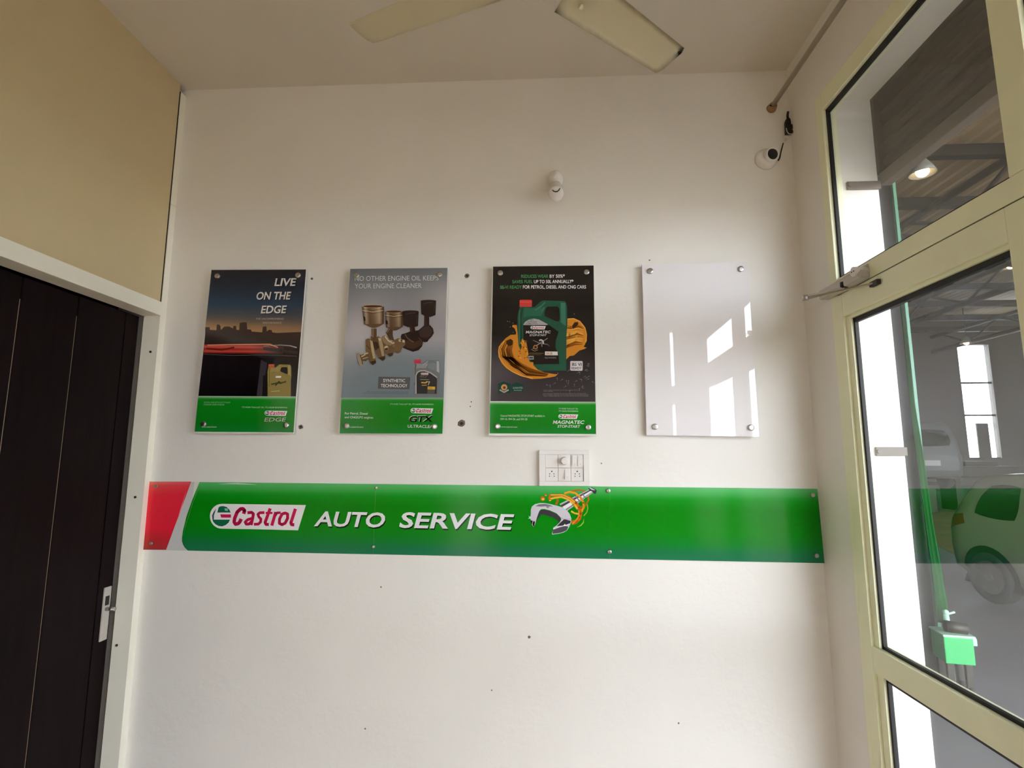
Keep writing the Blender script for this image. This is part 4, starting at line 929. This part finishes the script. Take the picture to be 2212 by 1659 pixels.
for i, (x0, x1, y) in enumerate(((595, 920, 1175), (595, 680, 1186), (590, 980, 1206), (590, 1000, 1217), (596, 1000, 1228))): A.text('versus a leading comparable oil in the same industry test for all listed grades'[:int((x1-x0)/5)], (x0, y), (x1, y), 7, (150, 144, 144), same=(i > 0))
A.text(TAG[:24], (735, 1345), (908, 1346), 13, (200, 225, 200), same=True); A.text(TAG[25:], (735, 1366), (910, 1368), 13, (200, 225, 200), same=True)
A.text('Castrol MAGNATEC STOP-START available in', (212, 1410), (608, 1412), 18, (215, 230, 215), same=True); A.text('0W-16, 0W-20, and 5W-30', (212, 1440), (452, 1442), 18, (215, 230, 215), same=True); A.text('www.castrol.com', (212, 1507), (362, 1509), 14, (215, 230, 215), same=True); A.build('small_print', p3)
logo(A, 730, 1389, 908, 1429, dy=2)
A.text('MAGNATEC', (680, 1474), (958, 1475), 32, (220, 225, 220), it=.24, off=.02); A.text('STOP-START', (722, 1508), (922, 1510), 24, (220, 225, 220), it=.2, off=.012, same=True); A.build('printed_logo', p3)
for x, y in ((210, 122), (983, 115), (187, 1497), (998, 1505)): bolt(1030+x/4.147, 560+y/4.147, FR, p3)
# --- fourth board: blank white
TL = .03
p4 = board('blank_board', 'blank white glossy sign board reflecting the windows, rightmost', [(1387.5, 570.5), (1613, 567.5), (1638.5, 943.5), (1397.5, 940)], -.030, -.022, 'acrylic', tilt=TL)
for x, y in ((257, 135), (1024, 126), (300, 1468), (1110, 1477)): bolt(1340+x/3.95, 550+y/3.95, -.030, p4, r=.0125, tilt=TL, cx=p4.location.x)
# --- the long green sign
FB = -.008
pb = lambda x, y: hit(x, y, 1, FB)
sg = board('long_sign', 'long green sign band with red left end running across the back wall', [(323, 1040), (1765.5, 1056), (1781, 1216.5), (305.5, 1187.5)], FB, -.001, 'edge')
A = Art(0, 0, 1, pb, 5e-5)
top = lambda x: 1040+(x-323)*16/1442.5; bot = lambda x: 1187.5+(x-305.5)*29/1475.5
LB = [(0, 431), (.25, 416), (.5, 403), (.72, 395), (.85, 392.5), (.94, 396.5), (1, 406)]
def lb(v):
    for (a_, xa), (b_, xb) in zip(LB[:-1], LB[1:]):
        if v <= b_: return xa+(xb-xa)*(v-a_)/(b_-a_)
    return LB[-1][1]
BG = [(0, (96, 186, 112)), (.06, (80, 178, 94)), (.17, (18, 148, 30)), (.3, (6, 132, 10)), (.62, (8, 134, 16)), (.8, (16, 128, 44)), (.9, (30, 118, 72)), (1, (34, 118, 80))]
A.quad([(323, 1040), (420, 1041.1), (404, 1189.4), (305.5, 1187.5)], lambda u, v: (206, 206, 204), 2, 2); A.build('white_stripe', sg, 'bprint')
A.n = 1
def gl(v): x = lb(v); return (x, top(x)*(1-v)+bot(x)*v)
segs = ((None, 812, 806), (812.5, 1317, 1317), (1317.5, 1765.5, 1781))
prev = None
for i, (xt0, xt, xb) in enumerate(segs):
    Lf = gl if i == 0 else (lambda v, a=segs[i-1][1]+.1, b=segs[i-1][2]+.1: (a+(b-a)*v, top(a)*(1-v)+bot(b)*v))
    Rf = (lambda v, a=xt, b=xb: (a+(b-a)*v, top(a)*(1-v)+bot(b)*v))
    A.n = 3
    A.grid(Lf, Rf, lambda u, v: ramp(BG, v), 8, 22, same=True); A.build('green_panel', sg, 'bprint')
A.n = 4; K = 2.9105; sx = lambda x, y: (280+x/K, 1020+y/K)
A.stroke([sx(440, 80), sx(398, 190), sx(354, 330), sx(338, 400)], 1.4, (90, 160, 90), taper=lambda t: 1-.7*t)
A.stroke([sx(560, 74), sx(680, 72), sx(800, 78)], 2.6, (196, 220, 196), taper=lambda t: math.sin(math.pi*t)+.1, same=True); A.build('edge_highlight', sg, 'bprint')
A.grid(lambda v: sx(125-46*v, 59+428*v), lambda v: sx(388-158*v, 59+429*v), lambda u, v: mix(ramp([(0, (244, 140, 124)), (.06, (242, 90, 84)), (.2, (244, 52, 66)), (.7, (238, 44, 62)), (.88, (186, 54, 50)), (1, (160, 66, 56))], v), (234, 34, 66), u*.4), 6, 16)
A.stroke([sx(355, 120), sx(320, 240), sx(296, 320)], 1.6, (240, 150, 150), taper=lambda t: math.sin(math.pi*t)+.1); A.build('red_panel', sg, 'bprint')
Lg = Art(440, 1070, 9.217, pb, 5e-5); Lg.n = 5
logo(Lg, 120, 178, 2035, 678, dy=8); Lg.build('printed_logo', sg, 'bprint')
A.n = 5
A.text('AUTO', (678.5, 1135.5), (828, 1138.6), 33.5, (232, 232, 234), it=.26, off=.022, sh=(1.6, 3), shc=(10, 24, 12))
A.n = 5
A.text('SERVICE', (861.5, 1139), (1103, 1143.5), 35, (232, 232, 234), it=.26, off=.022, sh=(1.6, 3), shc=(10, 24, 12)); A.build('lettering', sg, 'bprint')
# wrench with oil coil
W = Art(1130, 1040, 11.06, pb, 5e-5); W.n = 5
CH, CD, CL = (206, 202, 210), (66, 60, 68), (238, 236, 240)
G1, G2, G3 = (226, 150, 30), (240, 190, 60), (196, 104, 22)
W.stroke([(830, 430), (815, 490), (790, 550)], 52, G3)
W.stroke([(1150, 710), (1230, 760), (1330, 780), (1420, 700)], 40, G2); W.stroke([(1450, 820), (1520, 740), (1545, 640), (1530, 540)], 22, (150, 190, 50)); W.stroke([(1290, 1095), (1380, 1050), (1440, 980), (1450, 900)], 22, (150, 200, 50), taper=lambda t: .3+math.sin(math.pi*t), same=True)
W.stroke([(1370, 600), (1440, 620), (1500, 560), (1570, 430), (1540, 300), (1450, 230), (1330, 200), (1150, 235)], 34, G3)
W.grid(lambda v: (870+170*v, 540+170*v), lambda v: (1600+60*v, 180+90*v), lambda u, v: ramp([(0, CH), (.12, CH), (.18, CD), (.36, CD), (.42, CL), (.75, CL), (.85, CD), (.92, CH), (1, CH)], v), 10, 14)
for u_ in (.30, .52, .72): W.stroke([(870+u_*740, 540-u_*360), (1040+u_*620, 710-u_*440)], 34-u_*14, (130, 110, 80) if u_ < .5 else (120, 118, 122), same=(u_ != .30))
W.poly([(1560, 160), (1640, 140), (1720, 180), (1760, 220), (1735, 300), (1690, 290), (1650, 230), (1590, 230)], CD); W.poly([(1570, 150), (1620, 150), (1700, 190), (1720, 215), (1640, 200)], CH)
W.stroke([(980, 290), (1100, 250), (1250, 280), (1370, 380), (1440, 500), (1450, 620), (1390, 720)], 50, G1); W.stroke([(990, 280), (1110, 242), (1250, 272), (1360, 362)], 16, G2)
W.stroke([(620, 430), (640, 330), (700, 330), (900, 330), (1080, 370), (1250, 500), (1340, 640), (1370, 760), (1340, 880), (1260, 960), (1160, 990)], 78, (210, 112, 30), taper=lambda t: .6+.7*t)
W.stroke([(640, 420), (760, 390), (920, 370), (1080, 430), (1220, 540), (1300, 660)], 44, G2); W.stroke([(660, 320), (800, 320), (950, 320), (1120, 400), (1240, 500)], 22, (240, 200, 80), same=True); W.stroke([(1330, 700), (1335, 820), (1270, 920), (1180, 1010)], 22, (240, 160, 60), same=True)
for x, y, r_ in ((470, 410, 56), (535, 320, 30), (640, 440, 34)): W.poly([(x+r_*math.cos(i*.5), y+r_*math.sin(i*.5)) for i in range(12)], G3); W.poly([(x+r_*.6*math.cos(i*.5)+5, y+r_*.45*math.sin(i*.5)+12) for i in range(12)], (236, 200, 90))
OUT = [(205, 960), (172, 880), (188, 790), (190, 680), (215, 600), (290, 545), (400, 520), (520, 522), (650, 545), (800, 580), (930, 620), (1050, 700), (1110, 780), (1145, 880), (1140, 980), (1100, 1080), (1040, 1170), (960, 1215), (830, 1245), (700, 1262), (685, 1250), (720, 1160), (720, 1105), (800, 1050), (880, 970), (915, 900), (890, 850), (800, 760), (640, 690), (500, 655), (430, 660), (390, 700), (350, 800), (310, 940), (280, 1040), (250, 1080), (215, 1030)]
W.poly([(x+(x-650)*.012, y+(y-880)*.015) for x, y in OUT], (150, 220, 170)); W.poly(OUT, CH)
W.poly([(430, 680), (500, 672), (640, 705), (800, 780), (880, 860), (905, 910), (860, 985), (830, 930), (740, 870), (600, 820), (500, 790), (430, 790), (350, 900), (300, 1000), (330, 860), (380, 740)], CD)
W.poly([(290, 590), (380, 545), (520, 535), (640, 560), (720, 600), (560, 590), (430, 600)], (120, 116, 124)); W.poly([(700, 1250), (720, 1150), (880, 1090), (1010, 1060), (1080, 1080), (1040, 1165), (950, 1210), (830, 1238)], (84, 80, 88), same=True)
W.poly([(800, 1070), (880, 990), (980, 900), (1100, 930), (1140, 940), (1120, 1010), (980, 1050)], (60, 56, 64)); W.poly([(225, 1000), (250, 940), (285, 960), (262, 1075), (235, 1060)], (30, 26, 32), same=True); W.poly([(178, 925), (230, 940), (205, 1040)], (30, 26, 32), same=True)
W.stroke([(720, 1130), (880, 1080), (1010, 1050), (1110, 1010)], 14, CL); W.stroke([(910, 860), (960, 900), (1060, 905), (1140, 895)], 12, (150, 146, 152), same=True); W.poly([(545, 600), (590, 575), (630, 615), (580, 640)], (140, 134, 142), same=True)
W.poly([(990, 1010), (1005, 1030), (1050, 1040), (1010, 1048), (1000, 1075), (990, 1048), (955, 1050), (985, 1032)], (250, 250, 250)); W.poly([(130, 815), (165, 850), (185, 810), (180, 870), (190, 900), (160, 885), (110, 885), (150, 865)], (190, 240, 210), same=True)
W.build('wrench_picture', sg, 'bprint')
for x, y in ((165, 88), (133, 448), (1550, 98), (1532, 470)): bolt(280+x/K, 1020+y/K, FB, sg, r=.0065, tip=.005)
for x, y in ((785, 277), (793, 643), (2008, 303), (2031, 665)): bolt(1030+x/2.765, 960+y/2.765, FB, sg, r=.0085, tip=.006)
